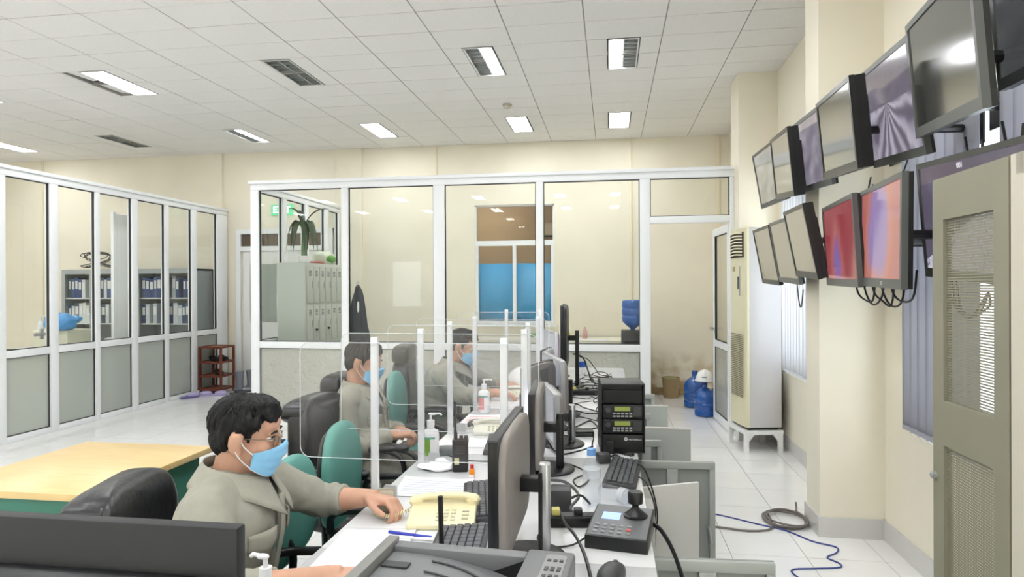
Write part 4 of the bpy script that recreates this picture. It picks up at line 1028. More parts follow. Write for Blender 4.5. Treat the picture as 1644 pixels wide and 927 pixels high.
# floor: grey coil and blue cable
GCAB = mat('cable_grey', (120, 112, 106), .5)
pts = []
for i in range(4 * 14 + 1):
    a = i * 2 * pi / 14; rr = .115 + .012 * sin(i * .37)
    pts.append((1.06 + rr * 1.05 * cos(a), 4.14 + rr * 1.25 * sin(a), .008 + .0065 * (i // 14) + .004 * sin(i)))
pts = [(.40, 3.98, .007), (.62, 3.97, .007), (.80, 3.93, .007), (.95, 4.0, .007)] + pts[5:] + [(1.15, 4.25, .03), (1.165, 4.3, .03), (1.168, 4.33, .06)]
pts = [(min(p[0], 1.168), p[1], p[2]) for p in pts]
cable('grey cable coiled on the floor at the foot of the pillar', pts, .0065, GCAB, None, 3)
cable('thin blue network cable snaking across the floor tiles', [(.4, 4.3, .004), (.667, 4.19, .004), (.874, 4.06, .004), (1.019, 3.97, .004), (1.12, 3.83, .004), (1.224, 3.76, .004), (1.20, 3.68, .004), (1.131, 3.61, .004), (1.17, 3.54, .004), (1.15, 3.49, .004), (1.02, 3.46, .004), (.918, 3.435, .004), (.90, 3.38, .004), (.95, 3.25, .004)], .0045, mat('cable_blue', (58, 72, 140), .5), None, 6)

# ================================================================== WALL SCREENS
def screenmat(name, kind):
    M = bpy.data.materials.new(name); M.use_nodes = True; nt = M.node_tree; b = nt.nodes['Principled BSDF']
    b.inputs['Roughness'].default_value = .12; b.inputs['Base Color'].default_value = (.02, .02, .022, 1)
    tc = nt.nodes.new('ShaderNodeTexCoord'); sp = nt.nodes.new('ShaderNodeSeparateXYZ'); nt.links.new(tc.outputs['Object'], sp.inputs[0])
    def math_(op, a, c=None):
        n = nt.nodes.new('ShaderNodeMath'); n.operation = op
        for i, v in enumerate((a, c)):
            if v is None: continue
            if isinstance(v, (int, float)): n.inputs[i].default_value = v
            else: nt.links.new(v, n.inputs[i])
        return n.outputs[0]
    def ramp(fac, stops):
        r = nt.nodes.new('ShaderNodeValToRGB'); el = r.color_ramp.elements
        while len(el) < len(stops): el.new(.5)
        for e, (p, c) in zip(el, stops): e.position = p; e.color = (*lin(c), 1)
        nt.links.new(fac, r.inputs[0]); return r.outputs[0]
    y, z = sp.outputs['Y'], sp.outputs['Z']      # y: toward the far side positive, z up
    nz = nt.nodes.new('ShaderNodeTexNoise'); nz.inputs['Scale'].default_value = 6; nz.inputs['Detail'].default_value = 6; nt.links.new(tc.outputs['Object'], nz.inputs['Vector'])
    st = .9
    if kind == 'heat_oval':
        a = math_('POWER', math_('MULTIPLY', math_('SUBTRACT', y, .03), 4.0), 2); c = math_('POWER', math_('MULTIPLY', math_('SUBTRACT', z, .02), 3.4), 2)
        dd = math_('ADD', math_('SQRT', math_('ADD', a, c)), math_('MULTIPLY', math_('SUBTRACT', nz.outputs['Fac'], .5), .35))
        col = ramp(dd, [(.0, (150, 130, 190)), (.5, (160, 130, 185)), (.68, (200, 132, 122)), (.85, (198, 112, 96)), (1.0, (188, 112, 112))]); st = .9
    elif kind == 'heat_red':
        a = math_('POWER', math_('MULTIPLY', math_('SUBTRACT', y, .06), 6.0), 2); c = math_('POWER', math_('MULTIPLY', math_('ADD', z, .09), 4.0), 2)
        dd = math_('ADD', math_('SQRT', math_('ADD', a, c)), math_('MULTIPLY', math_('SUBTRACT', nz.outputs['Fac'], .5), .5))
        col = ramp(dd, [(0, (120, 130, 200)), (.35, (170, 110, 170)), (.6, (196, 112, 110)), (1.0, (172, 70, 78))]); st = .8
    elif kind == 'belt':
        # converging pale beams toward the lower far side
        ang = nt.nodes.new('ShaderNodeMath'); ang.operation = 'ARCTAN2'
        nt.links.new(math_('SUBTRACT', y, .02), ang.inputs[0]); nt.links.new(math_('SUBTRACT', z, .03), ang.inputs[1])
        w = math_('SINE', math_('ADD', math_('MULTIPLY', ang.outputs[0], 13), math_('MULTIPLY', nz.outputs['Fac'], 9))); low = math_('MULTIPLY', math_('LESS_THAN', z, .03), .5)
        dd = math_('ADD', math_('MULTIPLY', math_('ADD', w, 1), math_('ADD', math_('MULTIPLY', low, .5), .04)), math_('MULTIPLY', nz.outputs['Fac'], .5))
        col = ramp(dd, [(0, (96, 90, 104)), (.35, (128, 120, 138)), (.6, (164, 156, 174)), (1., (222, 218, 232))]); st = .8
    elif kind == 'heap':
        v = nt.nodes.new('ShaderNodeTexVoronoi'); v.inputs['Scale'].default_value = 46; nt.links.new(tc.outputs['Object'], v.inputs['Vector'])
        low = math_('LESS_THAN', math_('ADD', z, math_('MULTIPLY', y, .4)), -.01)
        dd = math_('ADD', math_('MULTIPLY', math_('MULTIPLY', v.outputs['Distance'], low), 1.2), math_('MULTIPLY', nz.outputs['Fac'], .4))
        col = ramp(dd, [(0, (84, 78, 96)), (.25, (112, 104, 126)), (.55, (190, 186, 214)), (.8, (232, 230, 244))]); st = .75
    else:
        w = math_('SINE', math_('ADD', math_('MULTIPLY', z, 60), math_('MULTIPLY', y, 14)))
        dd = math_('ADD', math_('MULTIPLY', w, .06), nz.outputs['Fac'])
        stops = {'violet': [(.2, (120, 114, 128)), (.5, (158, 152, 166)), (.8, (200, 196, 208))], 'slate': [(.2, (84, 86, 88)), (.6, (104, 106, 108)), (.9, (124, 126, 128))], 'pale': [(.2, (150, 148, 138)), (.5, (176, 174, 162)), (.8, (206, 206, 198))]}[kind]
        col = ramp(dd, stops); st = {'violet': .75, 'slate': .5, 'pale': .7}[kind]
    nt.links.new(col, b.inputs['Emission Color']); b.inputs['Emission Strength'].default_value = st * .42
    return M
OFF = mat('screen_off_reflect_grey', (62, 64, 60), .12, spec=.8, coat=.6)  # grey base stands in for the room reflected on dark glass
OFFL = mat('screen_off_reflect_pale', (150, 148, 136), .12, spec=.8, coat=.6)  # pale base paints in the bright wall reflected by dark glass
TVB = mat('tv_bezel', (30, 31, 33), .3); TVG = mat('tv_bezel_grey', (92, 94, 92), .35)
TVS = {
 'near edge wall screen in the upper row, cut by the right picture edge': (.68, 1.115, 1.79, 2.215, -4, 6, -2, .05, screenmat('scr_slate', 'slate'), TVG),
 'large dark wall screen in the upper row nearest the camera': (.66, .980, 2.110, 2.121, -11.4, 6, -5.7, .05, OFF, TVG),
 'upper wall screen showing pale converging beams': (.72, 1.117, 2.809, 2.155, -8.8, 10.4, -6.3, .045, screenmat('scr_belt', 'belt'), TVG),
 'thick dark upper wall screen in the middle of the row': (.62, .979, 3.010, 2.117, -6.3, 6.3, -5.1, .085, OFF, TVB),
 'upper wall screen showing a violet picture behind the thick dark one': (.70, 1.10, 3.76, 2.186, -4.7, 7.3, -4.6, .045, screenmat('scr_violet', 'violet'), TVG),
 'thick dark upper wall screen, second from the far end': (.66, 1.03, 4.11, 2.175, -6, 6.4, -5.8, .085, mat('screen_off_reflect_mid', (104, 104, 96), .12, spec=.8, coat=.6), TVB),  # mid grey base also carries a painted-in room reflection
 'farthest upper wall screen above the air conditioner': (.74, 1.184, 5.105, 2.279, -.2, 9.9, -1.5, .045, screenmat('scr_pale', 'pale'), TVB),
 'lower wall screen reading 001 beside the metal rack door': (.72, 1.15, 2.285, 1.665, -3, 6, -4, .05, screenmat('scr_heap', 'heap'), TVG),
 'lower wall screen partly hidden above the metal rack door, at the right picture edge': (.66, 1.18, 1.55, 1.69, -4, 6, -3, .05, OFF, TVG),
 'lower wall screen with a violet oval on orange': (.60, .99, 2.575, 1.633, -8.2, -.2, -1.4, .05, screenmat('scr_oval', 'heat_oval'), TVG, .39),
 'lower wall screen with a crimson and blue picture': (.66, 1.035, 3.14, 1.637, -7.4, 3.6, -1, .045, screenmat('scr_red', 'heat_red'), TVG),
 'pale lower wall screen leaning forward beside the crimson one': (.64, .993, 3.605, 1.673, -6.9, 11.2, -2.4, .07, OFFL, TVB),
 'pale lower wall screen second from the far end': (.68, 1.075, 4.25, 1.66, -5, 10, -2, .045, OFFL, TVG),
 'farthest lower wall screen in front of the air conditioner side': (.72, 1.136, 4.99, 1.667, -4.2, 10.5, -1.6, .04, OFFL, TVB)}
def tv(label, w, x, y, z, psi, tilt, roll, th, scr, bez, h=None):
    h = h or w * .59; psi, tilt, roll = rad(psi), rad(tilt), rad(roll)
    nrm = Vector((-cos(psi) * cos(tilt), -sin(psi) * cos(tilt), -sin(tilt))); r = Vector((sin(psi), -cos(psi), 0)); u = nrm.cross(r)
    if u.z < 0: u = -u
    r2 = r * cos(roll) + u * sin(roll); u2 = u * cos(roll) - r * sin(roll)
    M = Matrix.Identity(4)
    for i in range(3): M[i][0], M[i][1], M[i][2], M[i][3] = -nrm[i], -r2[i], u2[i], (x, y, z)[i]
    t = bpy.data.objects.new('wall_screen', None); COL.objects.link(t); t.empty_display_size = .05; t.matrix_basis = M; tag(t, label, 'screen', 'screens hung in two rows on the right wall')
    # local: +X into the wall, +Y far side, +Z up; front face at x=0
    f = MB(); e = .02; eb = .034
    f.bb(0, .02, -w / 2, -w / 2 + e, -h / 2, h / 2); f.bb(0, .02, w / 2 - e, w / 2, -h / 2, h / 2); f.bb(0, .02, -w / 2 + e, w / 2 - e, h / 2 - e, h / 2); f.bb(0, .02, -w / 2 + e, w / 2 - e, -h / 2, -h / 2 + eb)
    f.build('bezel', bez, t)
    MB().bb(.004, .018, -w / 2 + e, w / 2 - e, -h / 2 + eb, h / 2 - e).build('screen', scr, t)
    MB().prism([(-w / 2 + .002, -h / 2 + .002), (w / 2 - .002, -h / 2 + .002), (w / 2 - .002, h / 2 - .002), (-w / 2 + .002, h / 2 - .002)], .02, th * .7, 'X').build('back_cover', BLACK, t)
    MB().bb(th * .7, th, -w * .36, w * .36, -h * .38, h * .3).build('back_box', BLACK, t)
    ib = M.inverted(); wp = ib @ Vector((XR - .002, y, z)); 
    br = MB(); p0 = Vector((th - .005, 0, 0)); end = Vector((XR - .002, y, z)) if not (3.85 < y < 4.25) else Vector((1.188, y, z))
    br.tube([p0, ib @ end], .018, 8); br.build('wall_arm', BLACK, t)
    MB().box((0, 0, 0), (.008, .16, .16), Matrix.Translation(ib @ end) @ ib.to_3x3().to_4x4()).build('wall_plate', BLACK, t)
    return t, w, h
for lb, a in TVS.items():
    t, w, h = tv(lb, *a)
    if '001' in lb: text('001', .027, Matrix.Translation((.0035, .035, .174)) @ Matrix.Rotation(-pi / 2, 4, 'Z') @ Matrix.Rotation(pi / 2, 4, 'X'), emis('osd_white', (245, 245, 250), .42), t)
    if 'oval' in lb: MB().bb(-.001, .001, -w * .1, -w * .06, -h / 2 + .01, -h / 2 + .024).build('logo', LGREY, t)
def hang(label, x, pts): cable(label, [(x, y, z) for y, z in pts], .004, BLACK, 'cables drooping under the wall screens', 5)
for i in range(5):
    y0 = 2.5 + .09 * i
    hang('black cable drooping below the violet oval screen', 1.09, [(y0, 1.50), (y0 + .03, 1.40 - .015 * (i % 3)), (y0 + .12, 1.385 - .02 * (i % 2)), (y0 + .2, 1.42), (y0 + .24, 1.52)])
for i in range(3): hang('black cable drooping beside the screen reading 001', 1.26, [(2.66 - .03 * i, 1.56), (2.62 - .04 * i, 1.40 - .03 * i), (2.5 - .06 * i, 1.33 + .02 * i), (2.38, 1.42)])
hang('black cable crossing the wall between the two screen rows', 1.3, [(3.45, 1.95), (3.3, 1.9), (3.2, 1.88), (3.1, 1.96), (3.05, 2.02)])
hang('black cable hanging from the thick dark upper screen', 1.2, [(3.2, 1.95), (3.26, 1.86), (3.34, 1.80), (3.4, 1.78)])
for i in range(2): hang('black cable hanging under the large dark upper screen', 1.15, [(2.3 - .2 * i, 1.93), (2.27 - .2 * i, 1.84), (2.22 - .2 * i, 1.82), (2.2 - .2 * i, 1.9)])
hang('black cable hanging below the farthest screens', 1.28, [(4.7, 1.5), (4.66, 1.36), (4.6, 1.30), (4.55, 1.42)])

# ================================================================== METAL RACK WITH PERFORATED DOOR
def perf(name, base):
    M = bpy.data.materials.new(name); M.use_nodes = True; nt = M.node_tree; b = nt.nodes['Principled BSDF']; b.inputs['Base Color'].default_value = (*lin(base), 1); b.inputs['Roughness'].default_value = .5
    tc = nt.nodes.new('ShaderNodeTexCoord'); sp = nt.nodes.new('ShaderNodeSeparateXYZ'); nt.links.new(tc.outputs['Object'], sp.inputs[0])
    def mt(op, a, c):
        n = nt.nodes.new('ShaderNodeMath'); n.operation = op
        for i, v in enumerate((a, c)):
            if isinstance(v, (int, float)): n.inputs[i].default_value = v
            elif v is not None: nt.links.new(v, n.inputs[i])
        return n.outputs[0]
    k = 2 * pi / .0150
    s1 = mt('SINE', mt('MULTIPLY', mt('ADD', sp.outputs['Y'], sp.outputs['Z']), k), None); s2 = mt('SINE', mt('MULTIPLY', mt('SUBTRACT', sp.outputs['Y'], sp.outputs['Z']), k), None)
    h = mt('GREATER_THAN', mt('MULTIPLY', s1, s2), .10); 
    tr = nt.nodes.new('ShaderNodeBsdfTransparent'); mx = nt.nodes.new('ShaderNodeMixShader'); nt.links.new(h, mx.inputs[0]); nt.links.new(b.outputs[0], mx.inputs[1]); nt.links.new(tr.outputs[0], mx.inputs[2])
    nt.links.new(mx.outputs[0], nt.nodes['Material Output'].inputs[0]); return M
t = thing('rack_cabinet', 'beige metal equipment rack with a perforated open door at the right picture edge', 'cabinet', (1.0, 1.6, 0))
PX, Y0, Y1, ZT = .95, 1.69, 2.055, 1.753
f = MB(); y = (Y0, 1.752, 1.995, Y1); zz = (.04, .12, .987, 1.115, 1.632, ZT); th = .011
f.bb(PX - th, PX + th, y[0], y[1], zz[0], zz[5]); f.bb(PX - th, PX + th, y[2], y[3], zz[0], zz[5])
for a, b_ in ((0, 1), (2, 3), (4, 5)): f.bb(PX - th, PX + th, y[1], y[2], zz[a], zz[b_])
d = f.build('door', RACK, t, world=True)
PF = perf('rack_perforated', (150, 146, 126))
for a, b_ in ((1, 2), (3, 4)): MB().bb(PX - .0012, PX + .0012, y[1], y[2], zz[a], zz[b_]).build('perforated_panel', PF, d, world=True)
MB().lathe([(.01, 0), (.01, .012), (.006, .014)], n=14, M=Matrix.Translation((PX - th, Y1 - .015, .89)) @ Matrix.Rotation(-pi / 2, 4, 'Y')).build('lock', SILVER, d, world=True)
bd = MB(); bd.bb(PX - .012, PX + .02, .9, 1.66, 0, .05); bd.bb(PX - .012, PX + .02, .9, 1.66, ZT - .05, ZT); bd.bb(PX - .012, PX + .03, 1.62, 1.68, 0, ZT); bd.bb(PX - .012, PX + .03, .9, .96, 0, ZT)
bd.bb(PX + .02, 1.13, 1.64, 1.68, 0, ZT); bd.bb(PX + .02, 1.13, .9, .93, 0, ZT); bd.bb(PX + .02, 1.13, .9, 1.68, ZT - .02, ZT); bd.bb(1.12, 1.13, .9, 1.68, 0, ZT)
bd.build('rack_body', mat('rack_light', (206, 200, 184), .5), t, world=True)
for k in range(2): MB().cone((PX + .0, 1.685, .4 + k * .9), (PX + .0, 1.685, .5 + k * .9), .006, n=8).build('hinge', SILVER, t, world=True)

# ================================================================== FLOOR-STANDING AIR CONDITIONER
t = thing('floor_air_conditioner', 'tall cream floor air conditioner standing on a white frame by the doorway', 'air conditioner', (1.165, 5.80, 0), rad(11))
AW, AD, AZ0, AZ1 = .375, .31, .215, 1.955      # local: front faces -X, width along +Y, depth along +X
MB().bb(.03, AD, 0, AW, AZ0, AZ1).build('body', ACSIDE, t, bevel=.006)
MB().prism([(.03, 0), (.03, AW), (.008, AW), (0, AW - .03), (-.008, AW / 2), (0, .03), (.008, 0)], AZ0, AZ1, 'Z').build('front_panel', ACCREAM, t)
MB().bb(-.0125, -.002, .05, AW - .05, 1.70, 1.92).build('outlet_recess', mat('ac_dark', (52, 46, 36), .6), t)
for k in range(8):
    z = 1.71 + k * .0275
    MB().grid(lambda u, v: Vector((-.018 + .004 * v - .012 * sin(pi * u), .05 + u * (AW - .10), z + .012 * v + .008 * sin(pi * u))), 10, 1).build('outlet_louvre', ACCREAM, t)
for k in range(34):
    z = .47 + k * .0165
    MB().tube([Vector((-.0115 - .003 * sin(pi * u / 8), .05 + u / 8 * (AW - .1), z + .004 * sin(pi * u / 8))) for u in range(9)], .0028, 5).build('intake_slat', mat('ac_slot', (96, 88, 66), .6), t)
MB().bb(-.011, -.004, .13, .17, 1.42, 1.53).build('display', mat('ac_display', (70, 72, 70), .2), t); MB().bb(-.0115, -.006, .12, .128, 1.36, 1.62).build('trim_strip', LGREY, t)
MB().bb(-.0115, -.006, .24, .28, 1.58, 1.62).build('badge', mat('ac_badge', (176, 166, 120), .4), t)
MB().bb(.02, AD - .02, .02, AW - .02, AZ0 - .022, AZ0).build('plinth', BLACK, t)
# its stand
s = thing('metal_stand', 'white metal stand carrying the floor air conditioner', 'stand', (1.165, 5.80, 0), rad(11))
g = MB(); g.bb(-.02, AD + .01, -.01, .03, .155, .19); g.bb(-.02, AD + .01, AW - .03, AW + .01, .155, .19); g.bb(-.02, .02, .03, AW - .03, .155, .19); g.bb(AD - .03, AD + .01, .03, AW - .03, .155, .19); g.build('stand_top', WHITEM, s)
for x in (0, AD - .01):
    for yy in (.01, AW - .01):
        l = MB(); l.bb(x - .018, x + .018, yy - .018, yy + .018, 0, .156); sgn = 1 if x == 0 else -1
        l.prism([(x + sgn * .018, .156), (x + sgn * .07, .156), (x + sgn * .018, .09)], yy - .012, yy + .012, 'Y'); l.build('leg', WHITEM, s)
o = MB().tube([(1.50, 6.12, 1.2), (1.50, 6.11, .9), (1.50, 6.09, .6), (1.498, 6.07, .3), (1.495, 6.05, .004)], [.02, .02, .024, .028, .028], 10).build('insulated_pipe', mat('pipe_lagging', (128, 120, 112), .7, var=.15, vscale=20), smooth=True); tag(o, 'grey lagged pipe running down behind the floor air conditioner', 'pipe')

# ================================================================== DOORWAY: BOTTLES, HELMET, BIN
BLUEW = bpy.data.materials.new('blue_water_bottle'); BLUEW.use_nodes = True
bw = BLUEW.node_tree.nodes['Principled BSDF']; bw.inputs['Base Color'].default_value = (*lin((40, 110, 205)), 1); bw.inputs['Roughness'].default_value = .12; bw.inputs['Transmission Weight'].default_value = .35; bw.inputs['Coat Weight'].default_value = .5
def jug(label, loc, M=None, k=1., body=None):
    t = thing('water_jug', label, 'water bottle', loc, 0, 'blue water jugs')
    pf = [(.11, 0), (.13, .012), (.132, .07), (.124, .085), (.132, .1), (.132, .16), (.124, .175), (.132, .19), (.132, .25), (.12, .30), (.07, .345), (.032, .37), (.03, .42)]
    MB().lathe([(r * k, z * k) for r, z in pf], n=28, M=M).build('jug_body', BLUEW, t, smooth=True)
    MB().lathe([(.034 * k, .40 * k), (.034 * k, .435 * k), (.03 * k, .44 * k)], n=18, M=M).build('cap', mat('jug_cap', (36, 84, 170), .4), t, smooth=True)
jug('blue water jug standing under the white helmet in the doorway', (1.04, 7.40, 0), k=.86)
jug('blue water jug at the back of the doorway with its neck showing', (1.0, 7.95, 0), k=.98)
jug('blue water jug half hidden by the open inner door', (1.27, 7.62, 0), k=.92)
h2 = helmet('white safety helmet with dark lettering resting on the blue water jug', (1.04, 7.40, .40), rad(-100), .86)
for k in range(6): MB().box((.123 * cos(rad(-14 + 5 * k)), .1 * sin(rad(-14 + 5 * k)), .045), (.004, .006, .012 if k % 2 else .009), rz=rad(-14 + 5 * k)).build('lettering', DGREY, h2)
t = thing('waste_bin', 'small tan plastic waste bin at the stained back wall', 'waste bin', (.775, 8.56, 0))
b = MB(); b.lathe([(.085, 0), (.09, .004), (.112, .25), (.118, .252), (.118, .262), (.106, .262), (.085, .012)], n=24); b.build('bin_body', mat('bin_tan', (176, 152, 112), .5), t, smooth=True)
MB().sq((0, 0, .235), (.1, .1, .03), 1, 1, 16, 6, fn=lambda p: p + .012 * noise.noise_vector(p * 40)).build('bin_liner', mat('liner_green', (150, 158, 110), .5), t, smooth=True)

# ================================================================== BACK ROOM
t = thing('metal_lockers', 'grey steel lockers behind the glass under the potted plant', 'lockers', (-3.65, 7.43, 0))
LK = mat('locker_grey', (192, 198, 190), .42)
X0, X1, Ya, Yb, Zt = -3.80, -3.46, 6.92, 7.94, 1.74
MB().bb(X0, X1, Ya, Yb, 0, Zt).build('locker_body', LK, t, bevel=.004, world=True)
cw = (Yb - Ya - .04) / 6
for r, (z0, z1) in enumerate(((.06, .78), (.81, 1.24), (1.27, 1.70))):
    for c in range(6):
        y0 = Ya + .02 + c * cw; d = MB().bb(X1, X1 + .012, y0 + .006, y0 + cw - .006, z0, z1).build('locker_door', LK, t, bevel=.002, world=True)
        MB().bb(X1 + .012, X1 + .02, y0 + cw - .035, y0 + cw - .022, (z0 + z1) / 2 - .04, (z0 + z1) / 2 + .04).build('door_handle', SILVER, d, world=True)
        if r == 1 and c in (1, 3):
            MB().bb(X1 + .012, X1 + .04, y0 + .05, y0 + .07, .94, .965).build('key', BLACK, d, world=True); MB().tube(smoothpath([(X1 + .03, y0 + .06, .945), (X1 + .035, y0 + .08, .9), (X1 + .03, y0 + .05, .87), (X1 + .03, y0 + .06, .945)], 5), .004, 6).build('key_ring', SILVER, d, world=True)
        sl_ = MB()
        for q in range(4): sl_.bb(X1 + .0115, X1 + .0135, y0 + .05, y0 + cw - .05, z1 - .06 - q * .018, z1 - .052 - q * .018)
        sl_.build('vent_slots', DGREY, d, world=True)
# plant on the lockers
LEAF = mat('leaf_green', (62, 84, 58), .4, var=.2, vscale=12); STEM = mat('stem_green', (104, 124, 92), .6)
t = thing('potted_plant', 'dracaena with drooping dark leaves on top of the lockers', 'plant', (-3.52, 7.02, Zt))
MB().lathe([(.05, 0), (.06, .005), (.066, .075), (.06, .08)], n=20).build('pot', mat('pot_white', (226, 226, 222), .3), t, smooth=True)
MB().tube([(0, 0, .07), (.0, 0, .2), (.005, 0, .33), (-.01, 0, .42)], [.035, .033, .03, .02], 10).build('trunk', STEM, t, smooth=True)
def leaf(base, dirv, L, W_, droop, lift=.12):
    dirv = Vector((*dirv, 0)).normalized(); sd = Vector((-dirv.y, dirv.x, 0))
    def fn(u, v):
        w = W_ * (sin(pi * min(1, u * .93 + .07)) ** .8) * (1 - .3 * u); p = Vector(base) + dirv * (L * (u - .32 * u * u * droop)) + Vector((0, 0, lift * u * 4 * (1 - u) - droop * L * u * u)) + sd * ((v - .5) * w) + Vector((0, 0, .25 * w * abs(v - .5)))
        return p
    b = MB(); b.grid(fn, 10, 4); o = b.build('leaf', LEAF, t, smooth=True); s = o.modifiers.new('t', 'SOLIDIFY'); s.thickness = .0012
for a, L, dr, z in ((0, .2, .9, .40), (50, .22, 1.0, .38), (100, .2, 1.1, .4), (165, .24, .9, .41), (200, .26, 1.0, .40), (250, .22, 1.1, .38), (300, .2, 1.2, .4), (330, .24, .9, .39), (20, .2, -.9, .42), (140, .16, -1.1, .42), (220, .12, -1.3, .43)):
    leaf((-.005, 0, z), (cos(rad(a)), sin(rad(a))), L * 1.15, .10, dr)
for i, (lb, rgb, p, r) in enumerate((('white and green plastic bag on the far end of the lockers', (226, 236, 214), (-3.60, 7.72, Zt), (.13, .16, .1)), ('folded red cloth on the lockers between the plant and the bag', (176, 92, 84), (-3.58, 7.40, Zt), (.12, .12, .02)))):
    t2 = thing(('plastic_bag', 'folded_cloth')[i], lb, ('bag', 'cloth')[i], p)
    MB().sq((0, 0, r[2] * .7), r, .8, .8, 26, 14, fn=lambda q: Vector((q.x, q.y, max(q.z, -r[2] * .68))) + (.02 if i == 0 else .004) * noise.noise_vector(q * (22 if i == 0 else 40)) * (1 if q.z > -.02 else 0)).build('bag_body' if i == 0 else 'cloth_fold', mat('bagm%d' % i, rgb, .4), t2, smooth=True)
    if i == 0:
        MB().sq((.09, -.03, .07), (.06, .1, .05), .8, .8, 18, 10, fn=lambda q: q + .012 * noise.noise_vector(q * 30)).build('green_print', mat('bag_green', (96, 160, 70), .45), t2, smooth=True)
# dark jacket hung on the mullion inside the back room
t = thing('hanging_jacket', 'dark grey jacket hanging behind the glass beside the lockers', 'jacket', (-2.70, 6.62, 1.46))
CLD = mat('jacket_dark', (62, 66, 70), .85, var=.08, vscale=20)
MB().sq((0, 0, -.42), (.17, .05, .44), .9, .8, 28, 20, fn=lambda p: Vector((p.x * (.62 - .25 * p.z / .44 if p.z > 0 else 1 - .38 * (1 + p.z / .44) ** 2), p.y + .012 * sin(p.x * 60 + p.z * 4), p.z))).build('jacket_body', CLD, t, smooth=True)
MB().tube(smoothpath([(.0, -.02, .0), (.0, -.04, .03), (0, -.0, .06), (0, .0, .02)], 5), .004, 6).build('hook', SILVER, t, smooth=True)
MB().sq((.02, -.05, -.22), (.012, .01, .06), .8, .8, 10, 8).build('lanyard', WHITE, t, smooth=True)
# counter along the back room's glass with small things on it
t = thing('back_counter', 'pale counter behind the glass below the back window', 'counter', (-.8, 8.35, 0))
MB().bb(-1.4, 1.25, -.3, .34, .74, .77).build('counter_top', mat('counter_cream', (236, 230, 212), .4), t); MB().bb(-1.36, 1.2, .25, .28, 0, .7395).build('back_board', CABL, t)
for x in (-1.3, 0, 1.2): MB().bb(x - .02, x + .02, -.26, .24, 0, .7395).build('support', CABL, t)
t = thing('water_dispenser', 'dark water dispenser with an upturned blue jug behind the glass', 'water dispenser', (.27, 7.9, 0))
MB().bb(-.14, .14, -.15, .15, 0, .92).build('cabinet', mat('dispenser_dark', (52, 50, 50), .35), t, bevel=.01); MB().bb(-.11, .11, -.152, -.145, .55, .8).build('tap_recess', BLACK, t)
for x in (-.05, .05): MB().cone((x, -.18, .74), (x, -.15, .74), .012, n=10).build('tap', SILVER, t)
pf = [(.03, 0), (.032, .04), (.08, .075), (.128, .12), (.134, .18), (.126, .195), (.134, .21), (.134, .27), (.126, .285), (.134, .3), (.13, .37), (.11, .385)]
MB().lathe(pf, c=(0, 0, .9), n=26).build('jug', BLUEW, t, smooth=True)
sheet('paper_stack', 'white papers on the counter left of the water dispenser', [(-.42, 8.1), (-.02, 8.1), (-.02, 8.32), (-.42, 8.32)], .771, PAPER)
t = thing('tissue_box', 'green and white box on the counter under the blue window', 'box', (-.93, 8.2, .77)); MB().bb(-.13, .13, -.06, .06, 0, .035).build('box_base', mat('box_white', (226, 226, 218), .5), t); MB().bb(-.1, .1, -.05, .05, .035, .085).build('box_lid', mat('box_green', (130, 176, 120), .5), t, bevel=.004)
t = thing('yellow_pouch', 'small yellow pouch on the counter by the blue window', 'pouch', (-.56, 8.2, .77)); MB().sq((0, 0, .06), (.06, .03, .075), .9, .9, 18, 10, fn=lambda p: Vector((p.x * (1.1 - .5 * p.z / .075), p.y, max(p.z, -.06)))).build('pouch_body', mat('pouch_yellow', (226, 216, 90), .5), t, smooth=True)
MB().cone((0, 0, .12), (0, 0, .15), .012, n=10).build('pouch_tie', mat('pouch_yellow', (226, 216, 90), .5), t)
t = thing('pink_bottle', 'pink bottle on the counter beside the white papers', 'bottle', (-.33, 8.45, .77)); MB().lathe([(.03, 0), (.034, .004), (.03, .1), (.012, .13), (.012, .15)], n=16).build('bottle', mat('bottle_pink', (226, 180, 176), .4), t, smooth=True); MB().cone((0, 0, .15), (0, 0, .17), .014, n=12).build('cap', WHITE, t)
t = thing('grey_device', 'small grey box on the counter beside the glass mullion', 'box', (-2.02, 8.2, .77)); MB().bb(-.07, .07, -.05, .05, 0, .12).build('device_body', MGREY, t, bevel=.004); MB().bb(-.05, .05, -.052, -.049, .03, .1).build('device_face', DGREY, t)

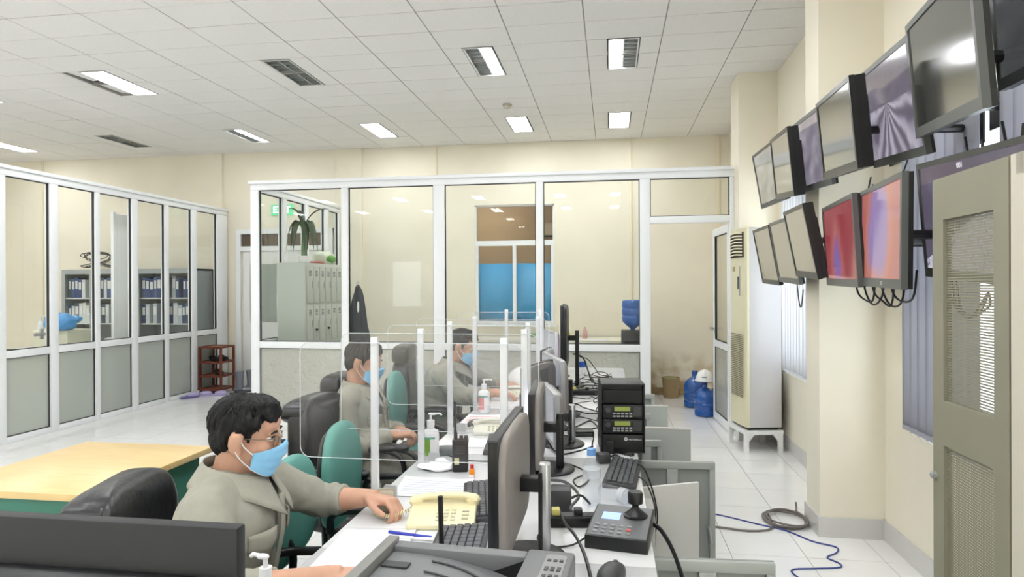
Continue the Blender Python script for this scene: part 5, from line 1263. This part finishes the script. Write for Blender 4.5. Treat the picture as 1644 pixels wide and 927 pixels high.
# ================================================================== SHOE RACK AND SHOES
t = thing('shoe_rack', 'brown metal four-shelf shoe rack by the left glass partition', 'shoe rack', (-5.41, 8.2, 0))
for x in (-.155, .155):
    for y in (-.15, .15): MB().bb(x - .013, x + .013, y - .013, y + .013, 0, .64).build('leg', BROWN, t)
for z in (.06, .24, .43, .635):
    s = MB(); s.bb(-.165, .165, -.165, -.14, z - .012, z + .014); s.bb(-.165, .165, .14, .165, z - .012, z + .014); s.bb(-.165, -.14, -.14, .14, z - .012, z + .014); s.bb(.14, .165, -.14, .14, z - .012, z + .014); o = s.build('shelf_frame', BROWN, t)
    MB().bb(-.14, .14, -.14, .14, z - .003, z + .003).build('shelf', mat('shelf_brown', (150, 104, 80), .5), o)
def shoe(name, label, loc, rz, mtl, sole, k=1., slip=True, boot=False):
    t = thing(name, label, 'boot' if boot else 'shoe', loc, rz)
    def ft(p): return Vector((p.x, p.y * (1 - .18 * (p.x < 0) + .05 * (p.x > 0)), p.z))
    MB().sq((0, 0, .012), (.125 * k, .045 * k, .012), .4, .75, 24, 8, fn=ft).build('sole', sole, t, smooth=True)
    MB().sq((.045 * k, 0, .035), (.08 * k, .045 * k, .032 * k), .9, .85, 24, 12, fn=lambda p: Vector((p.x, p.y, max(p.z, -.012)))).build('strap' if slip else 'upper', mtl, t, smooth=True)
    if not slip: MB().sq((-.06 * k, 0, .045), (.065 * k, .042 * k, .04 * k), .8, .85, 20, 10).build('heel_upper', mtl, t, smooth=True)
    if boot: MB().lathe([(.05, .05), (.048, .12), (.06, .26), (.068, .29), (.06, .29)], c=(-.05, 0, 0), n=20).build('shaft', mtl, t, smooth=True)
PURP = mat('slipper_lilac', (176, 166, 206), .6); PURD = mat('slipper_blue', (110, 100, 160), .6)
shoe('slipper', 'lilac slipper lying on its own at the foot of the left partition', (-5.49, 7.72, 0), rad(60), PURP, PURD)
shoe('slipper', 'lilac slipper just left of the shoe rack', (-5.42, 7.88, 0), rad(30), PURP, PURP)
shoe('slipper', 'lilac slipper right in front of the shoe rack', (-5.24, 7.95, 0), rad(10), PURP, PURP)
shoe('slipper', 'dark slipper between the shoe rack and the grey boots', (-5.02, 8.06, 0), rad(-10), mat('slipper_dark', (60, 58, 70), .6), DGREY)
shoe('slipper', 'blue slipper beside the grey boots near the door frame', (-4.86, 8.35, 0), rad(20), PURD, PURD)
GB = mat('boot_grey', (120, 124, 132), .45)
shoe('rubber_boot', 'grey rubber boot standing beside the shoe rack', (-5.06, 8.27, 0), rad(20), GB, DGREY, slip=False, boot=True)
shoe('rubber_boot', 'second grey rubber boot, nearer the door frame', (-4.98, 8.42, 0), rad(30), GB, DGREY, slip=False, boot=True)
shoe('black_shoe', 'black shoe on the upper shelf of the shoe rack', (-5.44, 8.18, .4335), rad(-30), BLACK, BLACK, .9, False)
shoe('black_shoe', 'second black shoe on the upper shelf of the shoe rack', (-5.36, 8.27, .4335), rad(-30), BLACK, BLACK, .9, False)
shoe('black_shoe', 'dark shoe on the lower shelf of the shoe rack', (-5.38, 8.2, .2435), rad(-35), mat('shoe_brown', (56, 42, 36), .4), BLACK, .9, False)

# ================================================================== LEFT OFFICE
CGR = mat('bookcase_grey', (168, 174, 174), .45)
BIND = [mat('binder_%d' % i, c, .5) for i, c in enumerate(((52, 74, 128), (74, 96, 150), (226, 228, 230), (196, 204, 214), (90, 104, 120)))]
def bookcase(label, x0, x1, yf, zt, seed):
    t = thing('filing_cabinet', label, 'cabinet', ((x0 + x1) / 2, yf + .2, 0)); w = (x1 - x0) / 2; rr = random.Random(seed)
    c = MB(); c.bb(-w, -w + .02, -.2, .2, 0, zt); c.bb(w - .02, w, -.2, .2, 0, zt); c.bb(-w, w, -.2, .2, zt - .03, zt); c.bb(-w, w, .18, .2, 0, zt); c.bb(-w + .02, w - .02, -.19, .18, 0, .62); c.build('case', CGR, t)
    for z in (.62, .93, 1.30): MB().bb(-w + .02, w - .02, -.17, .18, z, z + .015).build('shelf', ALU, t)
    for s in (-1, 1):
        a, b_ = (-w, -.003) if s < 0 else (.003, w); f = MB(); e = .055
        f.bb(a, a + e, -.215, -.2, .64, zt - .005); f.bb(b_ - e, b_, -.215, -.2, .64, zt - .005); f.bb(a + e, b_ - e, -.215, -.2, .64, .69); f.bb(a + e, b_ - e, -.215, -.2, zt - .07, zt - .005); d = f.build('door', CGR, t)
        MB().bb(a + e, b_ - e, -.21, -.206, .69, zt - .07).build('door_pane', GLASS, d); MB().bb(-.02 * s * -1 - .006 + (-.035 * -s), -.02 * s * -1 + .006 + (-.035 * -s), -.228, -.215, 1.1, 1.2).build('handle', SILVER, d)
        MB().bb(a, b_, -.212, -.2, .03, .63).build('lower_door', CGR, t)
    return t, w, rr, yf + .2, (x0 + x1) / 2
BOOKS = []
for lb, x0, x1, seed in (('grey glass-door cabinet with a cable coil on top, behind the left partition', -7.92, -6.88, 4), ('grey glass-door cabinet with binders nearest the exit door, behind the left partition', -6.72, -5.78, 9)):
    t, w, rr, yc, xc = bookcase(lb, x0, x1, 8.28, 1.73, seed)
    for zi, z in enumerate((.946, 1.316)):
        x = -w + .04
        while x < w - .1:
            bw_ = rr.uniform(.05, .075); h = rr.uniform(.25, .30) if zi == 0 else rr.uniform(.26, .32)
            if rr.random() < .12: x += .06; continue
            bt = thing('binder', 'upright binder on the %s shelf of the %s' % ('middle' if zi == 0 else 'top', 'cabinet with the cable coil' if seed == 4 else 'binder cabinet nearest the exit door'), 'binder', (xc + x + bw_ / 2, yc - .02, z), 0, 'binders in the left office cabinets')
            m_ = rr.choice(BIND[:3] + BIND[3:]); MB().bb(-bw_ / 2 + .001, bw_ / 2 - .001, -.12, .14, 0, h).build('cover', m_, bt)
            MB().bb(-bw_ / 2 + .01, bw_ / 2 - .01, -.1215, -.12, h * .45, h * .85).build('spine_label', PAPER, bt)
            x += bw_
    for q in range(5):
        sx = rr.uniform(-w + .15, w - .2); o = MB().bb(-.12, .12, -.12, .12, 0, .03 + .02 * q % .05).build('file_stack', rr.choice(BIND[2:])); o.location = (xc - w + .16 + q * (2 * w - .32) / 4 * .98, yc - .02, .636)
        tag(o, 'low pile of papers on the bottom shelf of the %s' % ('cabinet with the cable coil' if seed == 4 else 'binder cabinet nearest the exit door'), 'paper pile', 'paper piles in the left office cabinets')
        o.scale = (.8, .9, 1)
pts = []; r3 = random.Random(5)
for i in range(60): a = i * .7; rr_ = .16 + r3.uniform(-.05, .05); pts.append((-7.46 + rr_ * cos(a) * 1.35, 8.42 + rr_ * .5 * sin(a), 1.76 + .1 * (1 + sin(a * .5 + i * .13)) + r3.uniform(0, .03)))
cable('loose coil of grey cable on top of the left office cabinet', pts, .006, DGREY, None, 3)
# table with a box, blue bag and folders
t = thing('office_table', 'pale table in the left office behind the partition glass', 'table', (-6.5, 6.5, 0)); MB().bb(-.5, .5, -.9, .9, .72, .75).build('table_top', DESK, t)
for x in (-.46, .46):
    for y in (-.86, .86): MB().bb(x - .02, x + .02, y - .02, y + .02, 0, .72).build('leg', ALU, t)
t = thing('storage_box', 'cream storage box holding up the blue plastic bag', 'box', (-6.30, 6.60, .75)); MB().bb(-.22, .22, -.18, .18, 0, .2).build('box_body', mat('box_cream', (222, 220, 196), .6), t, bevel=.004); MB().bb(-.225, .225, -.185, .185, .2, .225).build('box_lid', mat('box_cream2', (230, 228, 208), .6), t, bevel=.003)
t = thing('blue_plastic_bag', 'crumpled blue plastic bag on the cream box in the left office', 'bag', (-6.20, 6.45, .98)); MB().sq((0, 0, .08), (.17, .13, .11), .9, .9, 32, 18, fn=lambda p: Vector((p.x, p.y, max(p.z, -.078))) + .035 * noise.noise_vector(p * 14) * (1 if p.z > -.05 else 0)).build('bag_body', mat('bag_blue', (92, 160, 220), .3), t, smooth=True)
MB().sq((.12, .08, .12), (.07, .05, .04), .9, .9, 16, 8, fn=lambda p: p + .02 * noise.noise_vector(p * 30)).build('bag_knot', mat('bag_blue', (92, 160, 220), .3), t, smooth=True)
pump('white pump bottle in the left office behind the blue bag', (-6.62, 6.62, .75), 0, 1.1, h=.32)
t = thing('folder_pile', 'pile of papers and folders inside the left office by the middle post', 'paper pile', (-6.15, 7.25, .75))
for i in range(5): MB().box((.01 * i, 0, .008 + i * .016), (.3, .22, .014), rz=.12 * i).build('folder', BIND[(2, 4, 2, 3, 2)[i]], t)
t = thing('paper_tray', 'low grey tray with small items behind the leftmost partition pane', 'tray', (-6.1, 5.75, .75)); MB().bb(-.2, .2, -.14, .14, 0, .01).bb(-.2, .2, -.14, -.13, .01, .07).bb(-.2, .2, .13, .14, .01, .07).bb(-.2, -.19, -.13, .13, .01, .07).bb(.19, .2, -.13, .13, .01, .07).build('tray_body', MGREY, t)
MB().box((.05, 0, .03), (.12, .1, .04), rz=.4).build('tray_item', mat('item_red', (150, 96, 90), .5), t)
t = thing('white_panel', 'tall white board leaning inside the left office behind the glass', 'board', (-5.90, 7.02, 0), rad(-4)); MB().bb(-.012, .012, -.12, .12, .05, 2.35).build('board_face', WHITEM, t, bevel=.003)
for y in (-.115, .115): MB().bb(-.02, .02, y - .015, y + .015, 0, 2.37).build('board_edge', ALU, t)
# ================================================================== PEOPLE
SKIN = mat('skin', (204, 158, 132), .5, var=.05, vscale=25, spec=.4)
SKIN.node_tree.nodes['Principled BSDF'].inputs['Subsurface Weight'].default_value = .08
HAIR = mat('black_hair', (9, 8, 8), .5, spec=.3, bump=.9, bscale=60, stretch=(1, 1, .18))
SHIRT = mat('khaki_work_shirt', (160, 158, 144), .85, var=.05, vscale=30, bump=.18, bscale=420)
TROUS = mat('grey_work_trousers', (128, 126, 116), .85, var=.05, vscale=25, bump=.15, bscale=380)
MASKB = mat('mask_blue', (140, 200, 236), .7, bump=.1, bscale=300); MASKW = mat('mask_white', (240, 242, 244), .7)
BROWD = mat('brow_dark', (34, 28, 26), .7); EYEW = mat('eye_white', (226, 222, 216), .25); EYEB = mat('eye_dark', (24, 18, 16), .15)
def fused(name, mb, mtl, parent, voxel, smooth=6, fac=.5, wr=None):
    me = bpy.data.meshes.new('tmp'); me.from_pydata([tuple(p) for p in mb.v], [], mb.f)
    bm = bmesh.new(); bm.from_mesh(me); bmesh.ops.recalc_face_normals(bm, faces=bm.faces); bm.to_mesh(me); bm.free()
    o = bpy.data.objects.new('tmp', me); COL.objects.link(o)
    r = o.modifiers.new('r', 'REMESH'); r.mode = 'VOXEL'; r.voxel_size = voxel; r.use_smooth_shade = True
    s = o.modifiers.new('s', 'SMOOTH'); s.iterations = smooth; s.factor = fac
    dg = bpy.context.evaluated_depsgraph_get(); dg.update()
    m2 = bpy.data.meshes.new_from_object(o.evaluated_get(dg)); bpy.data.objects.remove(o)
    if wr:
        nn = [v.normal.copy() for v in m2.vertices]
        for v, n_ in zip(m2.vertices, nn): v.co += n_ * wr(v.co)
    iv = parent.matrix_basis.inverted(); m2.transform(iv); m2.materials.clear(); m2.materials.append(mtl); m2.name = name
    m2.polygons.foreach_set('use_smooth', [True] * len(m2.polygons)); m2.update()
    q = bpy.data.objects.new(name, m2); COL.objects.link(q); q.parent = parent; return q
def limb(b, pts, rs, n=18, ends=True):
    for i in range(len(pts) - 1): b.cone(pts[i], pts[i + 1], rs[i], rs[i + 1], n)
    for i, (p, r) in enumerate(zip(pts, rs)):
        if ends or 0 < i < len(pts) - 1: b.sq(p, (r, r, r), 1, 1, 16, 10)
def hand(b, w, d, nrm, side, curl=(.5, .6, .5), k=1., spread=.0):
    """w wrist, d along fingers, nrm out of the palm, side toward the thumb"""
    d = Vector(d).normalized(); nrm = Vector(nrm); nrm = (nrm - d * nrm.dot(d)).normalized(); side = Vector(side); side = (side - d * side.dot(d) - nrm * side.dot(nrm)).normalized()
    w = Vector(w)
    M = Matrix.Identity(4)
    for i in range(3): M[i][0], M[i][1], M[i][2] = d[i], side[i], nrm[i]
    b.sq(w + d * .045 * k, (.052 * k, .040 * k, .015 * k), .6, .6, 20, 10, M=M)
    b.cone(w - d * .01, w + d * .03 * k, .025 * k, .027 * k, 14)
    for i, (L, off) in enumerate(((.072, .030), (.08, .0105), (.075, -.0095), (.06, -.029))):
        p = w + d * (.088 - .004 * abs(i - 1.3)) * k + side * off * k; a = 0; pts = [w + d * .05 * k + side * off * .8 * k, p]; rs = [.0095 * k, .0092 * k]
        for j, (f_, c) in enumerate(zip((.45, .31, .24), curl)):
            a += c; p = p + (d * cos(a) + nrm * sin(a) + side * spread * (1.5 - i)) * (L * f_ * k); pts.append(p); rs.append((.0085, .0078, .0068)[j] * k)
        limb(b, pts, rs, 12)
    q0 = w + d * .018 * k + side * .026 * k; q1 = q0 + (d * .62 + side * .55 + nrm * .35).normalized() * .036 * k; q2 = q1 + (d * .85 + side * .15 + nrm * .4).normalized() * .03 * k; q3 = q2 + (d * .9 - side * .1 + nrm * .35).normalized() * .022 * k
    limb(b, [q0, q1, q2, q3], [.014 * k, .0105 * k, .0095 * k, .0078 * k], 12)
def person(label, J, glasses=False, voxel=.0045, sleeve=.55):
    hp = Vector(J['hip']); t = thing('person', label, 'person', (hp.x, hp.y, 0))
    hc = Vector(J['head']); H = Matrix.Translation(hc) @ Matrix.Rotation(rad(J['yaw']), 4, 'Z') @ Matrix.Rotation(rad(J['pitch']), 4, 'Y') @ Matrix.Rotation(rad(J.get('roll', 0)), 4, 'X') @ Matrix.Scale(J.get('hs', .93), 4)
    def hpnt(*p): return H @ Vector(p)
    R3 = H.to_3x3().to_4x4()
    by = Matrix.Rotation(rad(J['body']), 4, 'Z')
    V = {k: Vector(v) for k, v in J.items() if isinstance(v, tuple) and not k.startswith('hand')}
    # ---- skin body
    b = MB()
    def he(c, r, e=1.): b.sq(hpnt(*c), r, e, e, 26, 16, M=R3)
    he((-.015, 0, .022), (.094, .073, .086)); he((.022, 0, -.03), (.064, .060, .078)); he((.034, 0, -.078), (.044, .046, .034)); he((.064, 0, -.095), (.019, .022, .016))
    he((.058, .034, -.028), (.026, .024, .026)); he((.058, -.034, -.028), (.026, .024, .026)); he((.06, 0, .045), (.03, .052, .04)); he((.076, 0, .018), (.016, .046, .010))
    he((.094, 0, -.026), (.015, .015, .013)); he((.084, 0, -.004), (.014, .009, .026)); he((.078, 0, -.062), (.014, .024, .012))
    for s in (-1, 1):
        he((-.014, s * .077, -.010), (.020, .009, .032)); he((-.008, s * .079, .008), (.016, .008, .016)); he((-.004, s * .074, -.036), (.011, .009, .012)); he((-.022, s * .081, -.002), (.010, .007, .024))
    nb = V['neck']; limb(b, [hpnt(-.02, 0, -.045), hpnt(-.025, 0, -.09), nb], [.054, .051, .052])
    ch = V['chest']
    b.sq(ch + Vector((0, 0, .03)), (.10, .155, .13), .9, .8, 24, 14, M=by); b.sq((ch + hp) / 2, (.10, .145, .15), .9, .8, 24, 14, M=by); b.sq(hp + Vector((0, 0, .02)), (.115, .16, .10), .8, .8, 24, 14, M=by)
    for s in 'LR':
        sh, el, wr_ = V['sh' + s], V['el' + s], V['wr' + s]
        limb(b, [nb + Vector((0, 0, -.04)), sh + Vector((0, 0, -.01))], [.04, .04]); limb(b, [sh + Vector((0, 0, -.01)), el], [.042, .034]); limb(b, [el, el.lerp(wr_, .35), wr_], [.038, .039, .026])
        kn, an = V['kn' + s], V['an' + s]; hj = hp + by @ Vector((.02, .09 if s == 'L' else -.09, 0))
        limb(b, [hj, kn], [.075, .05]); limb(b, [kn, kn.lerp(an, .35), an], [.05, .05, .034]); limb(b, [an, an + by @ Vector((.11, 0, -.025))], [.035, .03])
        hd = J['hand' + s]; hand(b, wr_, *hd)
    body = fused('body', b, SKIN, t, voxel, 4)
    # ---- face parts
    def part(nm, m, mtl, par=body): return m.build(nm, mtl, par, smooth=True, world=False)
    def loc(mb_): iv = t.matrix_basis.inverted(); mb_.v = [iv @ (H @ p) for p in mb_.v]; return mb_
    for s in (-1, 1):
        e = MB().sq((.073, s * .031, .004), (.0125, .0145, .0065), 1, 1, 16, 10); part('eye', loc(e), EYEW)
        e = MB().sq((.0835, s * .032, .003), (.004, .006, .0058), 1, 1, 12, 8); part('iris', loc(e), EYEB)
        e = MB().tube([(.079, s * .016, .011), (.084, s * .028, .0135), (.079, s * .043, .009)], [.002, .003, .002], 6); part('eyelid', loc(e), BROWD)
        e = MB().tube([(.087, s * .013, .022), (.089, s * .03, .0275), (.077, s * .05, .023)], [.0025, .004, .002], 6); part('eyebrow', loc(e), BROWD)
    # ---- hair
    hb = MB()
    def hh(c, r): hb.sq(c, r, 1, 1, 24, 14)
    hh((-.024, 0, .040), (.094, .0785, .080)); hh((-.058, 0, -.002), (.048, .066, .068)); hh((.044, 0, .080), (.040, .058, .026)); hh((.064, .018, .070), (.022, .032, .020)); hh((.066, -.022, .066), (.021, .032, .020)); hh((.01, 0, .094), (.07, .058, .030))
    for s in (-1, 1): hh((.014, s * .062, .050), (.038, .017, .026)); hh((-.044, s * .066, .004), (.026, .012, .046)); hh((.017, s * .0685, .018), (.009, .006, .026)); hh((-.012, s * .07, .034), (.03, .011, .018))
    hb.v = [H @ p for p in hb.v]
    Hi = H.inverted()
    def hw(co):
        p = Hi @ co; a = math.atan2(p.y, p.x)
        return .0055 * noise.noise(Vector((a * 9, p.z * 16, p.x * 9))) + .004 * noise.noise(Vector((a * 34, p.z * 18, 3)))
    fused('hair', hb, HAIR, t, .0035, 5, wr=hw)
    tu = MB(); rg = random.Random(11)
    for i in range(230):
        a = rg.uniform(-pi, pi); ph = rg.uniform(.42, 1.45); dv = Vector((cos(a) * cos(ph), sin(a) * cos(ph), sin(ph)))
        p0 = Vector((-.024 + .091 * dv.x, .076 * dv.y, .040 + .077 * dv.z)); tang = Vector((.6 * dv.x + .55, dv.y, -.9 * cos(ph) + .25)).normalized() if dv.x > -.2 else Vector((.4 * dv.x, .4 * dv.y, -1)).normalized()
        L = rg.uniform(.012, .024); p1 = p0 + tang * L * .5 + dv * .004; p2 = p0 + tang * L + dv * .001
        tu.tube([p0, p1, p2], [.0026, .002, .0004], 4)
    o = loc(tu).build('hair_strands', HAIR, t, smooth=True); o['kind'] = 'stuff'
    # ---- mask
    def msk(u, v, off=0.):
        a = (u - .5) * 2; ang = a * rad(83); zt = -.006 - .030 * abs(a) ** 1.6; zb = -.112 + .032 * abs(a) ** 2; z = zb + (zt - zb) * v
        rx = .083 + .018 * math.exp(-((z + .03) / .03) ** 2) - .016 * max(0, (-.08 - z) / .03); pl = .0022 * sin(v * 2 * pi * 3.5) * (1 - a * a)
        return Vector((.018 + (rx + pl + off) * cos(ang) ** .8 if cos(ang) > 0 else .018, (.0655 + off) * sin(ang), z))
    mk = MB(); mk.grid(lambda u, v: msk(u, v), 28, 26); o = loc(mk).build('face_mask', MASKB, t, smooth=True); s_ = o.modifiers.new('t', 'SOLIDIFY'); s_.thickness = .002; s_.offset = 1
    for v0 in (0., 1.):
        e = MB().tube([msk(i / 24, v0, .001) for i in range(25)], .0016, 5); part('mask_border', loc(e), MASKB if v0 else MASKW, o)
    for s in (0., 1.):
        sg = 1 if s else -1
        for v0, tgt in ((.95, (-.002, sg * .083, .012)), (.05, (-.006, sg * .082, -.034))):
            e = MB().tube(smoothpath([msk(s, v0, .002), (.01, sg * .076, (msk(s, v0).z + tgt[2]) / 2), tgt, (-.022, sg * .081, -.006)], 5), .0017, 5); part('ear_loop', loc(e), MASKW, o)
    if glasses:
        g = MB()
        for sg in (-1, 1):
            g.tube(smoothpath([(.086, sg * .05, .008), (.05, sg * .073, .009), (.0, sg * .079, .008), (-.02, sg * .078, -.004)], 5), .0014, 5)
            rim = [Vector((.094 - .006 * (abs(cos(q)) > .5) * (cos(q) * sg > 0), sg * (.031 + .02 * cos(q) * sg), -.001 + .014 * sin(q))) for q in [2 * pi * i / 20 for i in range(20)]]
            g.tube(rim, .001, 5, closed=True)
        g.tube([(.096, -.011, .003), (.101, 0, .005), (.096, .011, .003)], .0011, 5)
        gl = loc(g).build('glasses', mat('glasses_frame', (150, 140, 120), .25, .7), t, smooth=True)
        for sg in (-1, 1):
            e = MB().sq((.0935, sg * .031, -.001), (.0008, .019, .013), 1, 1, 18, 8); loc(e).build('lens', GLASS, gl, smooth=True)
    # ---- shirt
    sb = MB()
    sb.sq(ch + Vector((0, 0, .02)), (.122, .172, .15), .85, .75, 28, 16, M=by); sb.sq((ch + hp) / 2, (.132, .176, .19), .8, .75, 28, 16, M=by); sb.sq(hp + Vector((0, 0, .03)), (.14, .185, .10), .7, .75, 28, 14, M=by)
    for s in 'LR':
        sh, el, wr_ = V['sh' + s], V['el' + s], V['wr' + s]; cuff = el.lerp(wr_, sleeve)
        limb(sb, [nb + Vector((0, 0, -.035)), sh], [.07, .068]); limb(sb, [sh, sh.lerp(el, .5), el], [.068, .062, .055]); sb.cone(el, cuff, .056, .043, 20)
        sb.cone(el.lerp(wr_, sleeve - .1), el.lerp(wr_, sleeve + .01), .047, .045, 20)
    sb.cone(nb + Vector((0, 0, -.07)), nb + Vector((0, 0, .012)), .10, .074, 24)
    els = [V['elL'], V['elR'], ch, hp]
    def wrk(co):
        w_ = 0
        for e_ in els[:2]:
            d_ = (co - e_).length
            if d_ < .16: w_ += (1 - d_ / .16) * sin(d_ * 150 + co.x * 60 + 4 * noise.noise(co * 12)) * .0045
        return w_ + .007 * noise.noise(Vector((co.x * 9, co.y * 9, co.z * 5))) + .0035 * noise.noise(Vector((co.x * 30 + co.z * 20, co.y * 24, co.z * 14)))
    shirt = fused('shirt', sb, SHIRT, t, .006, 6, wr=wrk)
    # collar: two folded flaps around the neck
    fwd = by @ Vector((1, 0, 0)); up = Vector((0, 0, 1)); lf = by @ Vector((0, 1, 0)); iv = t.matrix_basis.inverted()
    cc = nb + fwd * .012 + Vector((0, 0, -.018))
    for sg in (-1, 1):
        def cl(u, v):
            a = rad(180 - 170 * u) * sg; r_ = .080 + .034 * v + .016 * u * v; tip = max(0, (u - .72) / .28)
            p = cc + fwd * (cos(a) * r_ * (1.02 + .12 * u)) + lf * (sin(a) * r_) + up * (.062 - .01 * u - (.058 + .04 * tip) * v - .045 * u * u)
            return iv @ p
        c_ = MB(); c_.grid(cl, 18, 5); o = c_.build('collar', SHIRT, shirt, smooth=True); s_ = o.modifiers.new('t', 'SOLIDIFY'); s_.thickness = .004
    fx = lambda z, y: (ch if z > ch.z else ch.lerp(hp, min(1, (ch.z - z) / (ch.z - hp.z)))) + fwd * (.137 - .10 * max(0, z - ch.z - .06)) + lf * y
    pk = MB(); pk.grid(lambda u, v: iv @ (Vector((*fx(ch.z + .10 - v * .30, 0).xy, ch.z + .10 - v * .30)) + fwd * .006 + lf * (.018 * (u - .5) * 2)), 2, 14); o = pk.build('placket', SHIRT, shirt, smooth=True); s_ = o.modifiers.new('t', 'SOLIDIFY'); s_.thickness = .004
    for sg in (-1, 1):
        def pf_(u, v):
            y = sg * (.05 + .085 * u); z = ch.z + .03 - v * (.045 + .012 * (1 - abs(2 * u - 1))); p = fx(z, y); return iv @ (Vector((p.x, p.y, z)) + fwd * (.004 - .045 * u * u))
        q = MB(); q.grid(pf_, 8, 4); o = q.build('pocket_flap', SHIRT, shirt, smooth=True); s_ = o.modifiers.new('t', 'SOLIDIFY'); s_.thickness = .005
    # ---- trousers, shoes
    tb = MB(); tb.sq(hp + Vector((0, 0, .0)), (.145, .185, .105), .7, .75, 26, 14, M=by)
    for s in 'LR':
        kn, an = V['kn' + s], V['an' + s]; hj = hp + by @ Vector((.02, .09 if s == 'L' else -.09, 0)); limb(tb, [hj, kn], [.095, .07]); tb.cone(kn, an + Vector((0, 0, .02)), .07, .055, 20)
    fused('trousers', tb, TROUS, t, .008, 6, wr=lambda co: .006 * noise.noise(co * 14) + .003 * sin(co.x * 70 + 5 * noise.noise(co * 8)))
    for s in 'LR':
        an = V['an' + s]; M_ = by; q = MB(); q.sq(Vector((an.x, an.y, .045)) + by @ Vector((.07, 0, 0)), (.135, .05, .045), .8, .8, 22, 12, M=M_, fn=lambda p: Vector((p.x, p.y, p.z * (1.2 if p.x < -.03 else .85) if p.z > 0 else max(p.z, -.044)))); q.build('shoe', BLACK, t, smooth=True, world=True)
    return t
dn = (0, 0, -1)
person('man with glasses, blue mask and khaki shirt writing at the nearest desk', dict(head=(-.968, 1.60, 1.050), hs=.9, yaw=17, pitch=8, roll=2, body=12, neck=(-1.015, 1.60, .945), chest=(-1.02, 1.60, .79), hip=(-1.08, 1.60, .50),
    shL=(-1.04, 1.765, .885), shR=(-.985, 1.445, .88), elL=(-.90, 1.905, .775), elR=(-.885, 1.335, .745), wrL=(-.735, 1.875, .802), wrR=(-.63, 1.36, .795),
    handL=((1, -.2, -.05), (-.1, -.25, -1), (-.2, -1, .1), (.75, .85, .6)), handR=((1, .25, -.08), dn, (.2, 1, 0), (.4, .5, .4)),
    knL=(-.66, 1.75, .50), knR=(-.66, 1.46, .50), anL=(-.62, 1.75, .08), anR=(-.62, 1.46, .08)), glasses=True, voxel=.0042, sleeve=.52)
person('man with hands clasped in his lap, blue mask, second along the desks', dict(head=(-1.255, 3.15, 1.062), yaw=4, pitch=12, body=2, neck=(-1.29, 3.15, .937), chest=(-1.285, 3.15, .775), hip=(-1.235, 3.15, .50),
    shL=(-1.29, 3.325, .87), shR=(-1.285, 2.975, .87), elL=(-1.245, 3.385, .66), elR=(-1.25, 2.915, .66), wrL=(-1.085, 3.205, .700), wrR=(-1.085, 3.095, .705),
    handL=((.85, -.5, .0), (0, -.3, -1), (.2, -.2, 1), (.7, .7, .5)), handR=((.85, .5, .05), (0, .3, -1), (.2, .2, 1), (.7, .7, .5)),
    knL=(-.82, 3.27, .51), knR=(-.82, 3.05, .51), anL=(-.80, 3.27, .08), anR=(-.80, 3.05, .08)), voxel=.0055, sleeve=.9)
person('farthest seated man, leaning over the desk with head bowed', dict(head=(-.955, 4.12, 1.058), yaw=-8, pitch=16, body=-8, neck=(-1.03, 4.14, .945), chest=(-1.09, 4.15, .78), hip=(-1.16, 4.17, .50),
    shL=(-1.03, 4.33, .88), shR=(-1.055, 3.95, .88), elL=(-.86, 4.40, .775), elR=(-.90, 3.87, .765), wrL=(-.70, 4.22, .80), wrR=(-.70, 3.86, .80),
    handL=((1, -.3, -.08), dn, (-.2, -1, 0), (.4, .5, .4)), handR=((1, .2, -.08), dn, (.2, 1, 0), (.4, .5, .4)),
    knL=(-.78, 4.28, .50), knR=(-.80, 4.03, .50), anL=(-.74, 4.28, .08), anR=(-.76, 4.03, .08)), voxel=.0055, sleeve=.85)
